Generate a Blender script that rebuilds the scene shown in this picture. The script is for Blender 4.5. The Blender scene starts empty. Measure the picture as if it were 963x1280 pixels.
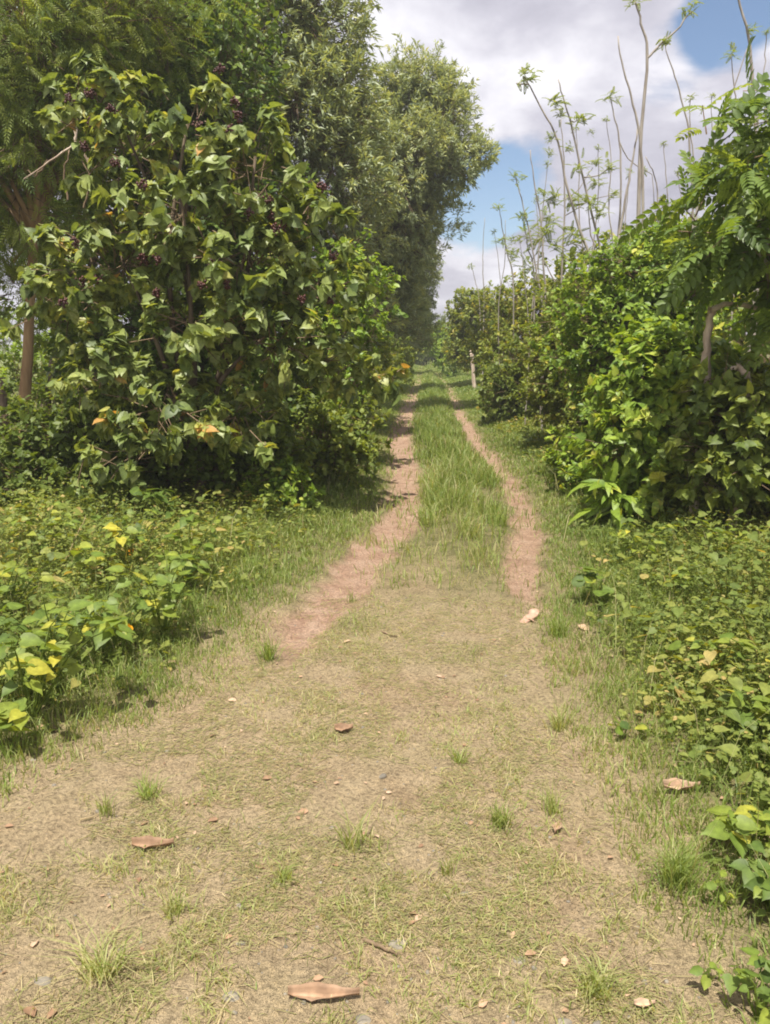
import bpy, math
import numpy as np
from math import radians, sin, cos, pi

# ------------------------------------------------------------------ basics
C = bpy.context.scene
COL = C.collection
RG = np.random.default_rng(7)
FPX = 967.0; CAM_H = 1.65
PIT = radians(12.25); YAW = radians(2.9)
FW = np.array([-sin(YAW)*cos(PIT), cos(YAW)*cos(PIT), -sin(PIT)])
RT = np.array([cos(YAW), sin(YAW), 0.0]); UPV = np.cross(RT, FW)
CAM = np.array([0, 0, CAM_H])

def ray(px, py):
    return FW + (px-481.5)/FPX*RT - (py-640)/FPX*UPV
def at(px, py, Y):
    r = ray(px, py); return CAM + r*(Y/r[1])
def G(px, py):
    r = ray(px, py); p = CAM - r*(CAM_H/r[2]); return p[0], p[1]
def nrm(v):
    return v/np.maximum(np.linalg.norm(v, axis=-1, keepdims=True), 1e-9)

# value noise
def _h(ix, iy, s):
    n = (ix.astype(np.int64)*374761393 + iy.astype(np.int64)*668265263 + s*974634777) & 0xffffffff
    n = ((n ^ (n >> 13))*1274126177) & 0xffffffff
    n = n ^ (n >> 16)
    return (n & 0xffff)/65535.0
def vn(x, y, s=0):
    x = np.asarray(x, float); y = np.asarray(y, float)
    ix = np.floor(x); iy = np.floor(y); fx = x-ix; fy = y-iy
    fx = fx*fx*(3-2*fx); fy = fy*fy*(3-2*fy)
    a = _h(ix, iy, s); b = _h(ix+1, iy, s); c = _h(ix, iy+1, s); d = _h(ix+1, iy+1, s)
    return (a*(1-fx)+b*fx)*(1-fy)+(c*(1-fx)+d*fx)*fy
def fbm(x, y, s=0, o=4):
    t = 0; a = .5
    for i in range(o):
        t = t+a*vn(x*2**i, y*2**i, s+i*17); a *= .5
    return t/(1-.5**o)
def sst(e0, e1, x):
    t = np.clip((np.asarray(x, float)-e0)/(e1-e0), 0, 1); return t*t*(3-2*t)

# ------------------------------------------------------------------ objects
def link(o, parent=None):
    COL.objects.link(o)
    if parent is not None: o.parent = parent
    return o
def tag(o, label=None, cat=None, group=None, kind=None):
    if label: o['label'] = label
    if cat: o['category'] = cat
    if group: o['group'] = group
    if kind: o['kind'] = kind
    return o
def thing(name, label, cat, loc, group=None):
    o = bpy.data.objects.new(name, None); o.empty_display_size = .1
    link(o); o.location = loc
    return tag(o, label, cat, group)
def dup(root, loc, rz, sc, label, group=None):
    r = root.copy(); COL.objects.link(r)
    r.location = loc; r.rotation_euler = (0, 0, rz); r.scale = (sc, sc, sc); r['label'] = label
    if group: r['group'] = group
    for ch in list(root.children):
        c = ch.copy(); COL.objects.link(c); c.parent = r
        for g in list(ch.children):
            d = g.copy(); COL.objects.link(d); d.parent = c
    return r

class MB:
    def __init__(s): s.v = []; s.f = []; s.t = []; s.r = []; s.n = 0
    def add(s, V, F, tone=0.5, rib=0.0):
        n = len(V); s.v.append(V); s.f.append(F+s.n)
        s.t.append(np.broadcast_to(tone, (n,)).astype(np.float32)); s.r.append(np.broadcast_to(rib, (n,)).astype(np.float32)); s.n += n
    def build(s, name, mat, parent=None, smooth=False, origin=None):
        V = np.concatenate(s.v).astype(np.float32); F = np.concatenate(s.f).astype(np.int32)
        o = None
        if parent is not None:
            p = parent; off = np.zeros(3)
            while p is not None: off += np.array(p.location); p = p.parent
            V = V-off.astype(np.float32)
        elif origin is not None: V = V-np.asarray(origin, np.float32)
        me = bpy.data.meshes.new(name)
        me.vertices.add(len(V)); me.loops.add(F.size); me.polygons.add(len(F))
        me.vertices.foreach_set('co', V.ravel())
        me.polygons.foreach_set('loop_start', np.arange(0, F.size, 3, dtype=np.int32))
        me.loops.foreach_set('vertex_index', F.ravel())
        if smooth: me.polygons.foreach_set('use_smooth', np.ones(len(F), bool))
        for nm, a in (('tone', s.t), ('rib', s.r)):
            at_ = me.attributes.new(nm, 'FLOAT', 'POINT'); at_.data.foreach_set('value', np.concatenate(a))
        me.update(calc_edges=True)
        me.materials.append(mat)
        o = bpy.data.objects.new(name, me); link(o, parent)
        if parent is None and origin is not None: o.location = origin
        return o

# ------------------------------------------------------------------ leaf shapes (length along +Y, normal +Z)
def tp(V, F, rib): return np.array(V, float), np.array(F, int), np.array(rib, float)
LANCE = tp([(0, 0, 0), (-.13, .42, .04), (.13, .42, .04), (0, 1, -.1)], [(0, 3, 1), (0, 2, 3)], [1, 0, 0, .6])
OVATE = tp([(0, 0, 0), (0, .5, -.03), (0, 1, -.12), (-.27, .25, .05), (-.29, .6, .04), (.27, .25, .05), (.29, .6, .04)],
           [(0, 1, 3), (3, 1, 4), (4, 1, 2), (0, 5, 1), (5, 6, 1), (6, 2, 1)], [1, 1, .7, 0, 0, 0, 0])
HEART = tp([(0, 0, 0), (0, .35, -.03), (0, .7, -.09), (0, 1.0, -.24),
            (-.17, -.11, .05), (-.36, .02, .07), (-.4, .28, .05), (-.27, .6, -.02), (-.08, .84, -.13),
            (.17, -.11, .05), (.36, .02, .07), (.4, .28, .05), (.27, .6, -.02), (.08, .84, -.13)],
           [(0, 5, 4), (0, 1, 5), (5, 1, 6), (6, 1, 2), (6, 2, 7), (7, 2, 8), (8, 2, 3),
            (0, 9, 10), (0, 10, 1), (10, 11, 1), (11, 2, 1), (11, 12, 2), (12, 13, 2), (13, 3, 2)],
           [1, 1, 1, .8]+[0]*10)
ROUND = tp([(0, 0, 0), (0, .5, -.04), (0, 1, -.1), (-.42, .12, .04), (-.5, .5, .06), (-.3, .86, -.02), (.42, .12, .04), (.5, .5, .06), (.3, .86, -.02)],
           [(0, 1, 3), (3, 1, 4), (4, 1, 5), (5, 1, 2), (0, 6, 1), (6, 7, 1), (7, 8, 1), (8, 2, 1)], [1, 1, .7, 0, 0, 0, 0, 0, 0])
LONG = tp([(0, 0, 0), (0, .35, .03), (0, .7, -.03), (0, 1, -.22), (-.1, .2, .05), (-.13, .5, .03), (-.08, .8, -.06), (.1, .2, .05), (.13, .5, .03), (.08, .8, -.06)],
          [(0, 1, 4), (4, 1, 5), (1, 2, 5), (5, 2, 6), (6, 2, 3), (0, 7, 1), (7, 8, 1), (1, 8, 2), (8, 9, 2), (9, 3, 2)], [1, 1, 1, .8]+[0]*6)
def comb(parts):
    V = []; F = []; R = []; n = 0
    for v, f, r in parts:
        V.append(v); F.append(f+n); R.append(r); n += len(v)
    return np.concatenate(V), np.concatenate(F), np.concatenate(R)
def xf(t, ang, pos, sc, tilt=0.0, wid=1.0):
    v = t[0]*np.array([sc*wid, sc, sc]); c, s_ = cos(tilt), sin(tilt)
    v = np.stack([v[:, 0], v[:, 1]*c-v[:, 2]*s_, v[:, 1]*s_+v[:, 2]*c], 1)
    c, s_ = cos(ang), sin(ang)
    v = np.stack([v[:, 0]*c-v[:, 1]*s_, v[:, 0]*s_+v[:, 1]*c, v[:, 2]], 1)
    return v+np.array(pos), t[1], t[2]
def pinnate(k, ll, lw, leaf=OVATE):
    ps = []
    def rz(t): return .12*t-.34*t*t
    st = tp([(-.008, 0, 0), (.008, 0, 0), (-.006, .5, rz(.5)), (.006, .5, rz(.5)), (0, 1, rz(1))], [(0, 1, 2), (1, 3, 2), (2, 3, 4)], [1]*5)
    ps.append(st)
    for i in range(k):
        t = .16+.8*i/(k-1); sc = ll*(1-.35*abs(t-.5))
        for sg in (-1, 1):
            ps.append(xf(leaf, sg*-(1.1-.35*t), (0, t, rz(t)), sc, -.25, lw))
    ps.append(xf(leaf, 0, (0, 1, rz(1)), ll, -.5, lw))
    return comb(ps)
FROND = pinnate(7, .27, .75, OVATE)
FEATHER = pinnate(9, .2, 1.0, LANCE)
TRIFOL = comb([xf(ROUND, 0, (0, .55, 0), .5, -.1), xf(ROUND, 1.5, (0, .5, 0), .45, -.05), xf(ROUND, -1.5, (0, .5, 0), .45, -.05),
               tp([(-.01, 0, 0), (.01, 0, 0), (0, .55, 0)], [(0, 1, 2)], [1, 1, 1])])

def scatter(mb, t, pos, d, n, size, tone, wid=None):
    V, F, R = t; N = len(pos)
    d = nrm(d); z = n-np.sum(n*d, 1, keepdims=True)*d; z = nrm(z); x = np.cross(d, z)
    sx = size if wid is None else size*wid
    P = (pos[:, None, :] + V[None, :, 0, None]*(x*sx[:, None])[:, None, :] + V[None, :, 1, None]*(d*size[:, None])[:, None, :]
         + V[None, :, 2, None]*(z*size[:, None])[:, None, :])
    nv = len(V)
    Fa = (F[None]+np.arange(N)[:, None, None]*nv).reshape(-1, 3)
    mb.add(P.reshape(-1, 3), Fa, np.repeat(tone, nv), np.tile(R, N))

def segs(mb, p0, p1, r0, r1, tone=.5, sides=3):
    d = nrm(p1-p0); ref = np.where(np.abs(d[:, 2:3]) > .9, [[1., 0, 0]], [[0, 0, 1.]])
    a = nrm(np.cross(d, ref)); b = np.cross(d, a); N = len(p0)
    th = np.arange(sides)/sides*2*pi
    ring = np.cos(th)[None, :, None]*a[:, None]+np.sin(th)[None, :, None]*b[:, None]
    r0 = np.broadcast_to(r0, (N,)); r1 = np.broadcast_to(r1, (N,))
    P = np.concatenate([p0[:, None]+ring*r0[:, None, None], p1[:, None]+ring*r1[:, None, None]], 1)
    i = np.arange(sides); j = (i+1) % sides
    F = np.concatenate([np.stack([i, j, j+sides], 1), np.stack([i, j+sides, i+sides], 1)])
    mb.add(P.reshape(-1, 3), (F[None]+np.arange(N)[:, None, None]*2*sides).reshape(-1, 3), tone)

def spline(pts, m):
    pts = np.asarray(pts, float); n = len(pts)
    if n == 2:
        t = np.linspace(0, 1, m)[:, None]; return pts[0]*(1-t)+pts[1]*t
    P = np.concatenate([2*pts[:1]-pts[1:2], pts, 2*pts[-1:]-pts[-2:-1]])
    out = []
    for u in np.linspace(0, n-1-1e-6, m):
        i = int(u); t = u-i; a, b, c, d = P[i:i+4]
        out.append(.5*((2*b)+(c-a)*t+(2*a-5*b+4*c-d)*t*t+(3*b-a-3*c+d)*t**3))
    return np.array(out)
def tube(mb, pts, r0, r1, sides=7, m=None, jit=0.0, tone=.5, knob=0.0):
    m = m or max(4, 4*len(pts)); P = spline(pts, m)
    if jit: P[1:] += RG.normal(0, jit, (m-1, 3))*np.linspace(.3, 1, m-1)[:, None]
    T = nrm(np.gradient(P, axis=0)); a = np.array([1., .2, 0]); V = []
    th = np.arange(sides)/sides*2*pi
    rr = np.linspace(0, 1, m); rr = r0*(1-rr)+r1*rr
    for k in range(m):
        x = a-np.dot(a, T[k])*T[k]; x /= np.linalg.norm(x)+1e-9; y = np.cross(T[k], x); a = x
        q = rr[k]*(1+knob*RG.normal(0, 1, sides))
        V.append(P[k]+np.cos(th)[:, None]*x*q[:, None]+np.sin(th)[:, None]*y*q[:, None])
    V = np.concatenate(V+[P[-1:]]); i = np.arange(sides); j = (i+1) % sides; F = []
    for k in range(m-1):
        F += [np.stack([i, j, j+sides], 1)+k*sides, np.stack([i, j+sides, i+sides], 1)+k*sides]
    F.append(np.stack([i, j, np.full(sides, m*sides-(m-1)*sides)], 1)+(m-1)*sides)
    mb.add(V, np.concatenate(F), tone)
    return P

# ------------------------------------------------------------------ materials
def nt(name):
    m = bpy.data.materials.new(name); m.use_nodes = True; t = m.node_tree; t.nodes.clear()
    return m, t, t.nodes.new, t.links.new
def ramp(N, cols, pos=None):
    r = N('ShaderNodeValToRGB'); e = r.color_ramp.elements
    pos = pos or list(np.linspace(0, 1, len(cols)))
    while len(e) < len(cols): e.new(.5)
    for k, (p, c) in enumerate(zip(pos, cols)): e[k].position = p; e[k].color = (*c, 1)
    return r
def leafmat(name, cols, rough=.45, trans=.35, spec=.5, vein=1.35, pos=None, warm=(1, 1, 1)):
    m, t, N, L = nt(name)
    a = N('ShaderNodeAttribute'); a.attribute_name = 'tone'; b = N('ShaderNodeAttribute'); b.attribute_name = 'rib'
    cols = [tuple(min(.8, v*k) for v, k in zip(c, warm)) for c in cols]
    r = ramp(N, cols, pos); L(a.outputs['Fac'], r.inputs[0])
    g = N('ShaderNodeNewGeometry'); nz = N('ShaderNodeTexNoise'); nz.inputs['Scale'].default_value = 45; nz.inputs['Detail'].default_value = 2
    L(g.outputs['Position'], nz.inputs['Vector'])
    mr = N('ShaderNodeMapRange'); mr.inputs[1].default_value = .3; mr.inputs[2].default_value = .7; mr.inputs[3].default_value = .78; mr.inputs[4].default_value = 1.2
    L(nz.outputs[0], mr.inputs[0])
    ml = N('ShaderNodeMath'); ml.operation = 'MULTIPLY_ADD'; ml.inputs[1].default_value = vein-1; ml.inputs[2].default_value = 1; L(b.outputs['Fac'], ml.inputs[0])
    m2 = N('ShaderNodeMath'); m2.operation = 'MULTIPLY'; L(ml.outputs[0], m2.inputs[0]); L(mr.outputs[0], m2.inputs[1])
    vm = N('ShaderNodeVectorMath'); vm.operation = 'SCALE'; L(r.outputs[0], vm.inputs[0]); L(m2.outputs[0], vm.inputs['Scale'])
    p = N('ShaderNodeBsdfPrincipled'); L(vm.outputs[0], p.inputs['Base Color']); p.inputs['Roughness'].default_value = rough
    p.inputs['Specular IOR Level'].default_value = spec
    tr = N('ShaderNodeBsdfTranslucent')
    hs = N('ShaderNodeMix'); hs.data_type = 'RGBA'; hs.blend_type = 'MULTIPLY'; hs.inputs[0].default_value = 1; hs.inputs[7].default_value = (1.5, 1.35, .5, 1)
    L(vm.outputs[0], hs.inputs[6]); L(hs.outputs[2], tr.inputs[0])
    mx = N('ShaderNodeMixShader'); mx.inputs[0].default_value = trans; L(p.outputs[0], mx.inputs[1]); L(tr.outputs[0], mx.inputs[2])
    o = N('ShaderNodeOutputMaterial'); L(mx.outputs[0], o.inputs[0])
    return m
def barkmat(name, c0, c1, scale=14, rough=.9, stretch=5):
    m, t, N, L = nt(name)
    g = N('ShaderNodeNewGeometry'); mp = N('ShaderNodeMapping'); mp.inputs['Scale'].default_value = (1, 1, 1/stretch); L(g.outputs['Position'], mp.inputs[0])
    nz = N('ShaderNodeTexNoise'); nz.inputs['Scale'].default_value = scale; nz.inputs['Detail'].default_value = 5; L(mp.outputs[0], nz.inputs['Vector'])
    r = ramp(N, [c0, c1], [.32, .68]); L(nz.outputs[0], r.inputs[0])
    bp = N('ShaderNodeBump'); bp.inputs['Strength'].default_value = .6; bp.inputs['Distance'].default_value = .02; L(nz.outputs[0], bp.inputs['Height'])
    p = N('ShaderNodeBsdfPrincipled'); p.inputs['Roughness'].default_value = rough; p.inputs['Specular IOR Level'].default_value = .2; L(r.outputs[0], p.inputs['Base Color']); L(bp.outputs[0], p.inputs['Normal'])
    o = N('ShaderNodeOutputMaterial'); L(p.outputs[0], o.inputs[0]); return m

M = {}
M['heart'] = leafmat('shrub_leaf', [(.055, .08, .025), (.115, .145, .045), (.19, .21, .07), (.27, .25, .07), (.3, .17, .06)], .45, .38, .5, 1.25, [0, .4, .75, .97, 1], warm=(1.6, 1.65, 1.45))
M['acacia'] = leafmat('acacia_leaf', [(.10, .135, .07), (.175, .215, .115), (.26, .3, .15), (.33, .34, .12)], .45, .32, .5, 1.0, [0, .4, .8, 1], warm=(1.42, 1.42, 1.5))
M['feather'] = leafmat('feather_leaf', [(.045, .08, .022), (.09, .13, .032), (.16, .185, .045)], .5, .4, .4, 1.0, warm=(1.7, 1.75, 1.35))
M['vine'] = leafmat('vine_leaf', [(.06, .11, .02), (.11, .18, .03), (.18, .25, .045), (.27, .29, .06)], .45, .4, .45, 1.25, [0, .4, .8, 1], warm=(1.65, 1.55, 1.25))
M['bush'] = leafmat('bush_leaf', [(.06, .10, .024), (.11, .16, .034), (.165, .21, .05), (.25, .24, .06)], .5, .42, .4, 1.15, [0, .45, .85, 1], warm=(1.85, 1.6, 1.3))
M['pinnate'] = leafmat('pinnate_leaf', [(.06, .11, .03), (.10, .165, .04), (.17, .23, .055)], .45, .45, .5, 1.2, warm=(1.5, 1.35, 1.15))
M['sap'] = leafmat('sapling_leaf', [(.08, .13, .035), (.14, .2, .055), (.2, .25, .08)], .45, .45, .4, 1.1, warm=(1.5, 1.35, 1.15))
M['weed'] = leafmat('weed_leaf', [(.055, .1, .025), (.10, .165, .03), (.18, .24, .04), (.32, .33, .05)], .5, .42, .4, 1.3, [0, .4, .8, 1], warm=(1.35, 1.22, 1.1))
M['cover'] = leafmat('cover_leaf', [(.06, .1, .025), (.12, .175, .04), (.2, .24, .06), (.32, .27, .11)], .55, .4, .35, 1.1, [0, .4, .8, 1], warm=(1.35, 1.22, 1.1))
M['grass'] = leafmat('grass_blade', [(.13, .20, .04), (.23, .31, .07), (.35, .38, .14), (.48, .43, .23), (.58, .5, .31)], .5, .4, .4, 1.0, [0, .35, .6, .85, 1])
M['dry'] = leafmat('dead_leaf', [(.20, .12, .07), (.33, .21, .13), (.46, .33, .23)], .7, .12, .3, 1.3)
M['berry'] = leafmat('berry_skin', [(.05, .014, .012), (.10, .032, .024)], .4, .0, .5, 1.0)
M['flower'] = leafmat('petal', [(.75, .3, .02), (.85, .45, .03)], .5, .3, .3, 1.0)
M['bark'] = barkmat('bark', (.09, .065, .045), (.22, .17, .12))
M['bark_tan'] = barkmat('tan_bark', (.2, .12, .06), (.42, .28, .15), 10)
M['bark_grey'] = barkmat('grey_bark', (.24, .21, .18), (.42, .38, .33), 20)
M['twig'] = barkmat('twig_bark', (.12, .085, .05), (.28, .2, .13), 30)
M['deadwood'] = barkmat('dead_wood', (.38, .28, .21), (.72, .6, .5), 16)
M['straw'] = leafmat('straw', [(.2, .15, .08), (.36, .28, .15), (.5, .42, .26)], .7, .1, .3, 1.0)
M['stone'] = barkmat('stone', (.15, .135, .11), (.27, .24, .19), 30, .9, 1)

# ------------------------------------------------------------------ ground
XL = np.array([(0, -1.0), (1.56, -1.2), (2.4, -1.5), (2.79, -1.38), (3.14, -1.17), (3.58, -.98), (4.3, -.93), (4.7, -.9), (5, -.78), (5.8, -.68), (6.9, -.5), (8, -.41), (9.5, -.42), (14, -.63), (27, -.56), (64, -.3), (300, 1)])
XR = np.array([(0, .95), (1.65, .81), (1.85, .76), (2.1, .65), (2.6, .69), (3.2, .59), (4.6, .70), (5, .8), (6.4, 1.03), (7.66, 1.14), (10, 1.18), (12.5, 1.04), (19, 1.0), (33, 1.08), (64, .9), (300, 2)])
RLX = np.array([(3.5, -.75), (4.2, -.70), (4.53, -.66), (5.01, -.56), (5.8, -.46), (6.9, -.30), (8, -.21), (9.47, -.22), (14.2, -.45), (27.5, -.39), (64, -.09), (300, 1)])
RRX = np.array([(4.4, .62), (5, .68), (5.45, .76), (6.38, .90), (7.66, 1.01), (10.15, 1.06), (12.56, .91), (19.4, .88), (33, .98), (41, .71), (64, .5), (300, 1.5)])
def ip(t, y): return np.interp(y, t[:, 0], t[:, 1])
def ruts(x, y):
    w = (fbm(x*2.3, y*2.3, 5)-.5)+.6*(fbm(x*8, y*8, 6)-.5)
    dl = np.abs(x-ip(RLX, y)+w*.22); dr = np.abs(x-ip(RRX, y)+w*.2)
    wl = .2*sst(3.3, 4.9, y); wr = .135*sst(4.2, 5.4, y)
    a = sst(wl+.07, wl-.07, dl)*sst(3.4, 4.3, y); b = sst(wr+.06, wr-.06, dr)*sst(4.6, 5.2, y)
    fade = 1-.45*sst(15, 45, y)
    return np.maximum(a, b*.95)*fade
def patch(x, y, e=0.0):
    w = (fbm(x*1.7, y*1.7, 9)-.5)*.5
    near = sst(6.2, 4.2, y+(fbm(x*1.8, y*1.8, 23)-.5)*3)
    return near*sst(-.06-e*2, .22-e, x-ip(XL, y)+w*.8)*sst(-.06-e*2, .2-e, ip(XR, y)-x+w*.8)
def H(x, y):
    x = np.asarray(x, float); y = np.asarray(y, float)
    z = (fbm(x*.55, y*.55, 1)-.5)*.10*sst(0, 1.5, np.abs(x-.3)) + (fbm(x*3, y*3, 2, 3)-.5)*.03 + (fbm(x*13, y*13, 3, 2)-.5)*.012
    z = z-.035*ruts(x, y)
    out = np.maximum(ip(XL, y)-x, x-ip(XR, y))
    z = z+.06*sst(0, .9, out)+.03*sst(.2, .0, np.abs(x-.3))*sst(4.5, 7, y)
    return z-.02
def axis(lo, hi, fine, st, g):
    a = [0.0]; s = st
    while a[-1] < fine: a.append(a[-1]+st)
    while a[-1] < hi: s *= g; a.append(a[-1]+s)
    return np.array(a)
ax = axis(0, 900, 3.2, .04, 1.12); ax = np.concatenate([-ax[:0:-1], ax])
ay = axis(0, 1200, 6.5, .04, 1.03)-1.0
# ground and the bare track share one sheet's vertices, split by how bare the soil is
GX, GY = np.meshgrid(ax, ay); gx = GX.ravel(); gy = GY.ravel()
Rm = ruts(gx, gy); Pm = patch(gx, gy); Pw = patch(gx, gy, .25); gz = H(gx, gy)
gz = np.where(gy > 100, gz+((fbm(gx*.01, gy*.01, 4)-.5)*6*sst(100, 300, gy)), gz)
nx, ny = len(ax), len(ay)
ii = (np.arange(ny-1)[:, None]*nx+np.arange(nx-1)[None]).ravel()
quads = np.stack([ii, ii+1, ii+nx+1, ii+nx], 1)
bare = np.maximum(Rm, Pm)[quads].mean(1) > .5
def groundmat():
    m, t, N, L = nt('soil')
    g = N('ShaderNodeNewGeometry')
    def noise(s, d=6, r=.6):
        n = N('ShaderNodeTexNoise'); n.inputs['Scale'].default_value = s; n.inputs['Detail'].default_value = d; n.inputs['Roughness'].default_value = r
        L(g.outputs['Position'], n.inputs['Vector']); return n.outputs[0]
    def mix(f, a, b, bt='MIX'):
        x = N('ShaderNodeMix'); x.data_type = 'RGBA'; x.blend_type = bt
        for v, i in ((f, 0), (a, 6), (b, 7)):
            if hasattr(v, 'links'): L(v, x.inputs[i])
            else: x.inputs[i].default_value = v
        return x.outputs[2]
    ra = N('ShaderNodeAttribute'); ra.attribute_name = 'rut'; pa = N('ShaderNodeAttribute'); pa.attribute_name = 'patch'
    n1, n2, n3, n4 = noise(1.6), noise(9), noise(60, 4), noise(300, 3)
    tan = ramp(N, [(.28, .215, .125), (.42, .33, .2), (.51, .405, .265)], [.3, .52, .75]); L(n2, tan.inputs[0])
    tan2 = ramp(N, [(.41, .285, .175), (.46, .355, .22), (.38, .31, .17)], [.35, .5, .68]); L(n1, tan2.inputs[0])
    dirt = mix(.5, tan.outputs[0], tan2.outputs[0])
    red = ramp(N, [(.36, .22, .15), (.49, .325, .23), (.56, .4, .295)], [.3, .5, .72]); L(n2, red.inputs[0])
    hum = ramp(N, [(.13, .125, .05), (.24, .22, .10), (.34, .28, .15)], [.3, .5, .7]); L(n2, hum.inputs[0])
    c = mix(pa.outputs['Fac'], hum.outputs[0], dirt); c = mix(ra.outputs['Fac'], c, red.outputs[0])
    sp = ramp(N, [(.55, .54, .52), (1, 1, 1), (1.25, 1.22, 1.16)], [.3, .5, .72]); L(n3, sp.inputs[0]); c = mix(1.0, c, sp.outputs[0], 'MULTIPLY')
    s2 = ramp(N, [(.7, .7, .7), (1, 1, 1), (1.2, 1.2, 1.2)], [.35, .5, .68]); L(n4, s2.inputs[0]); c = mix(.8, c, s2.outputs[0], 'MULTIPLY')
    # far land beyond the verges is green field
    sx = N('ShaderNodeSeparateXYZ'); L(g.outputs['Position'], sx.inputs[0])
    fr = N('ShaderNodeMapRange'); fr.inputs[1].default_value = 12; fr.inputs[2].default_value = 30; L(sx.outputs[1], fr.inputs[0])
    grn = ramp(N, [(.1, .14, .03), (.17, .21, .05), (.24, .26, .08)], [.3, .5, .7]); L(n1, grn.inputs[0])
    inv = N('ShaderNodeMath'); inv.operation = 'SUBTRACT'; inv.inputs[0].default_value = 1; L(ra.outputs['Fac'], inv.inputs[1])
    mm = N('ShaderNodeMath'); mm.operation = 'MULTIPLY'; L(fr.outputs[0], mm.inputs[0]); L(inv.outputs[0], mm.inputs[1])
    c = mix(mm.outputs[0], c, grn.outputs[0])
    b1 = N('ShaderNodeBump'); b1.inputs['Strength'].default_value = 1; b1.inputs['Distance'].default_value = .05; L(n3, b1.inputs['Height'])
    b2 = N('ShaderNodeBump'); b2.inputs['Strength'].default_value = .7; b2.inputs['Distance'].default_value = .006; L(n4, b2.inputs['Height']); L(b1.outputs[0], b2.inputs['Normal'])
    p = N('ShaderNodeBsdfPrincipled'); p.inputs['Roughness'].default_value = .95; p.inputs['Specular IOR Level'].default_value = .2
    L(c, p.inputs['Base Color']); L(b2.outputs[0], p.inputs['Normal'])
    o = N('ShaderNodeOutputMaterial'); L(p.outputs[0], o.inputs[0]); return m
GM = groundmat()
gv = np.stack([gx, gy, gz], 1)
def sheet(name, Q):
    u, inv = np.unique(Q, return_inverse=True); Q = inv.reshape(Q.shape); V = gv[u]
    me = bpy.data.meshes.new(name); me.vertices.add(len(V)); me.loops.add(Q.size); me.polygons.add(len(Q))
    me.vertices.foreach_set('co', V.astype(np.float32).ravel())
    me.polygons.foreach_set('loop_start', np.arange(0, Q.size, 4, dtype=np.int32)); me.loops.foreach_set('vertex_index', Q.astype(np.int32).ravel())
    me.polygons.foreach_set('use_smooth', np.ones(len(Q), bool))
    for nm, a in (('rut', Rm), ('patch', Pw)):
        x = me.attributes.new(nm, 'FLOAT', 'POINT'); x.data.foreach_set('value', a[u].astype(np.float32))
    me.update(calc_edges=True); me.materials.append(GM)
    o = link(bpy.data.objects.new(name, me)); o['kind'] = 'structure'; return o
tag(sheet('ground', quads[~bare]), 'soil under the grass and bushes either side of the track')
tag(sheet('dirt_track', quads[bare]), 'bare tan earth and two reddish wheel ruts running between the hedges')

# ------------------------------------------------------------------ grass
def blades(mb, x, y, h, w, tone, bend, z=None):
    n = len(x); z = H(x, y) if z is None else z
    p = np.stack([x, y, z], 1); ph = RG.uniform(0, 2*pi, n); th = RG.uniform(0, 2*pi, n)
    l = np.stack([np.cos(ph), np.sin(ph), 0*ph], 1); s = np.stack([np.cos(th), np.sin(th), 0*th], 1)*w[:, None]*.5
    up = np.array([0, 0, 1.])
    hb = h[:, None]; b = bend[:, None]
    m = p+up*hb*.55*(1-.15*b)+l*hb*b*.28; t = p+up*hb*(1-.45*b)+l*hb*b*.95
    P = np.stack([p-s, p+s, m-s*.8, m+s*.8, t], 1).reshape(-1, 3)
    F = np.array([(0, 1, 3), (0, 3, 2), (2, 3, 4)])
    mb.add(P, (F[None]+np.arange(n)[:, None, None]*5).reshape(-1, 3), np.repeat(tone, 5))
def outd(x, y): return np.maximum(ip(XL, y)-x, x-ip(XR, y))

mb = MB()
# verge and median grass: sampled denser close to the camera
n = 900000
y = 1.2*np.exp(RG.uniform(0, np.log(70/1.2), n)); x = RG.uniform(-1, 1, n)*np.minimum(1.2+y*.42, 6.5)+.2
od = outd(x, y); P_ = patch(x, y); R_ = ruts(x, y)
cl = fbm(x*2.6, y*2.6, 21); cl2 = fbm(x*9, y*9, 22, 2)
mid = (od < 0)
ym = y+(fbm(x*1.8, y*1.8, 23)-.5)*2.2
dens = np.where(mid, sst(3.5, 6.4, ym)*.75*(.15+.85*sst(.36, .6, cl)), sst(-.25, .25, od)*(1-.45*sst(.7, 1.6, od)))
dens = dens*(1-R_*(.97-.25*sst(.5, .62, fbm(x*5, y*3, 25))))*(1-.97*P_)*(.35+.65*sst(.3, .6, cl2))
dens *= np.clip(y/6, .25, 1.0)*np.where(np.abs(x) > 2.5, .6, 1)
k = RG.uniform(0, 1, n) < dens*.8
x, y, od, mid, cl = x[k], y[k], od[k], mid[k], cl[k]; n = len(x)
tall = mid*sst(4.4, 6.8, ym[k])*(1-.45*sst(10, 20, y))
edge = sst(.45, .05, np.minimum(np.abs(x-ip(RLX, y)), np.abs(x-ip(RRX, y))))
h = (.05+.10*sst(0, .9, od)+.22*tall*(1-.7*edge))*RG.uniform(.5, 1.35, n)*(.6+.8*cl)
w = .0042*np.maximum(1, y/4.2)*RG.uniform(.7, 1.3, n)
tone = np.clip(.26+.24*(fbm(x*1.3, y*1.3, 31)-.5)*2+RG.normal(0, .13, n)+.15*mid*sst(16, 6, y)+.1*sst(.25, 0, od)*(~mid)+(RG.uniform(0, 1, n) < .12)*.35, 0, 1)
blades(mb, x, y, h, w, tone, RG.uniform(.15, 1.0, n))
ns = 420; ys = 1.8*np.exp(RG.uniform(0, np.log(6), ns)); xs = np.where(RG.uniform(0, 1, ns) < .5, ip(XL, ys)-RG.uniform(.1, 2.2, ns), ip(XR, ys)+RG.uniform(.1, 1.6, ns))
blades(mb, xs, ys, RG.uniform(.22, .5, ns), .0026*np.maximum(1, ys/4), RG.uniform(.6, 1, ns), RG.uniform(.1, .9, ns))
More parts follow.
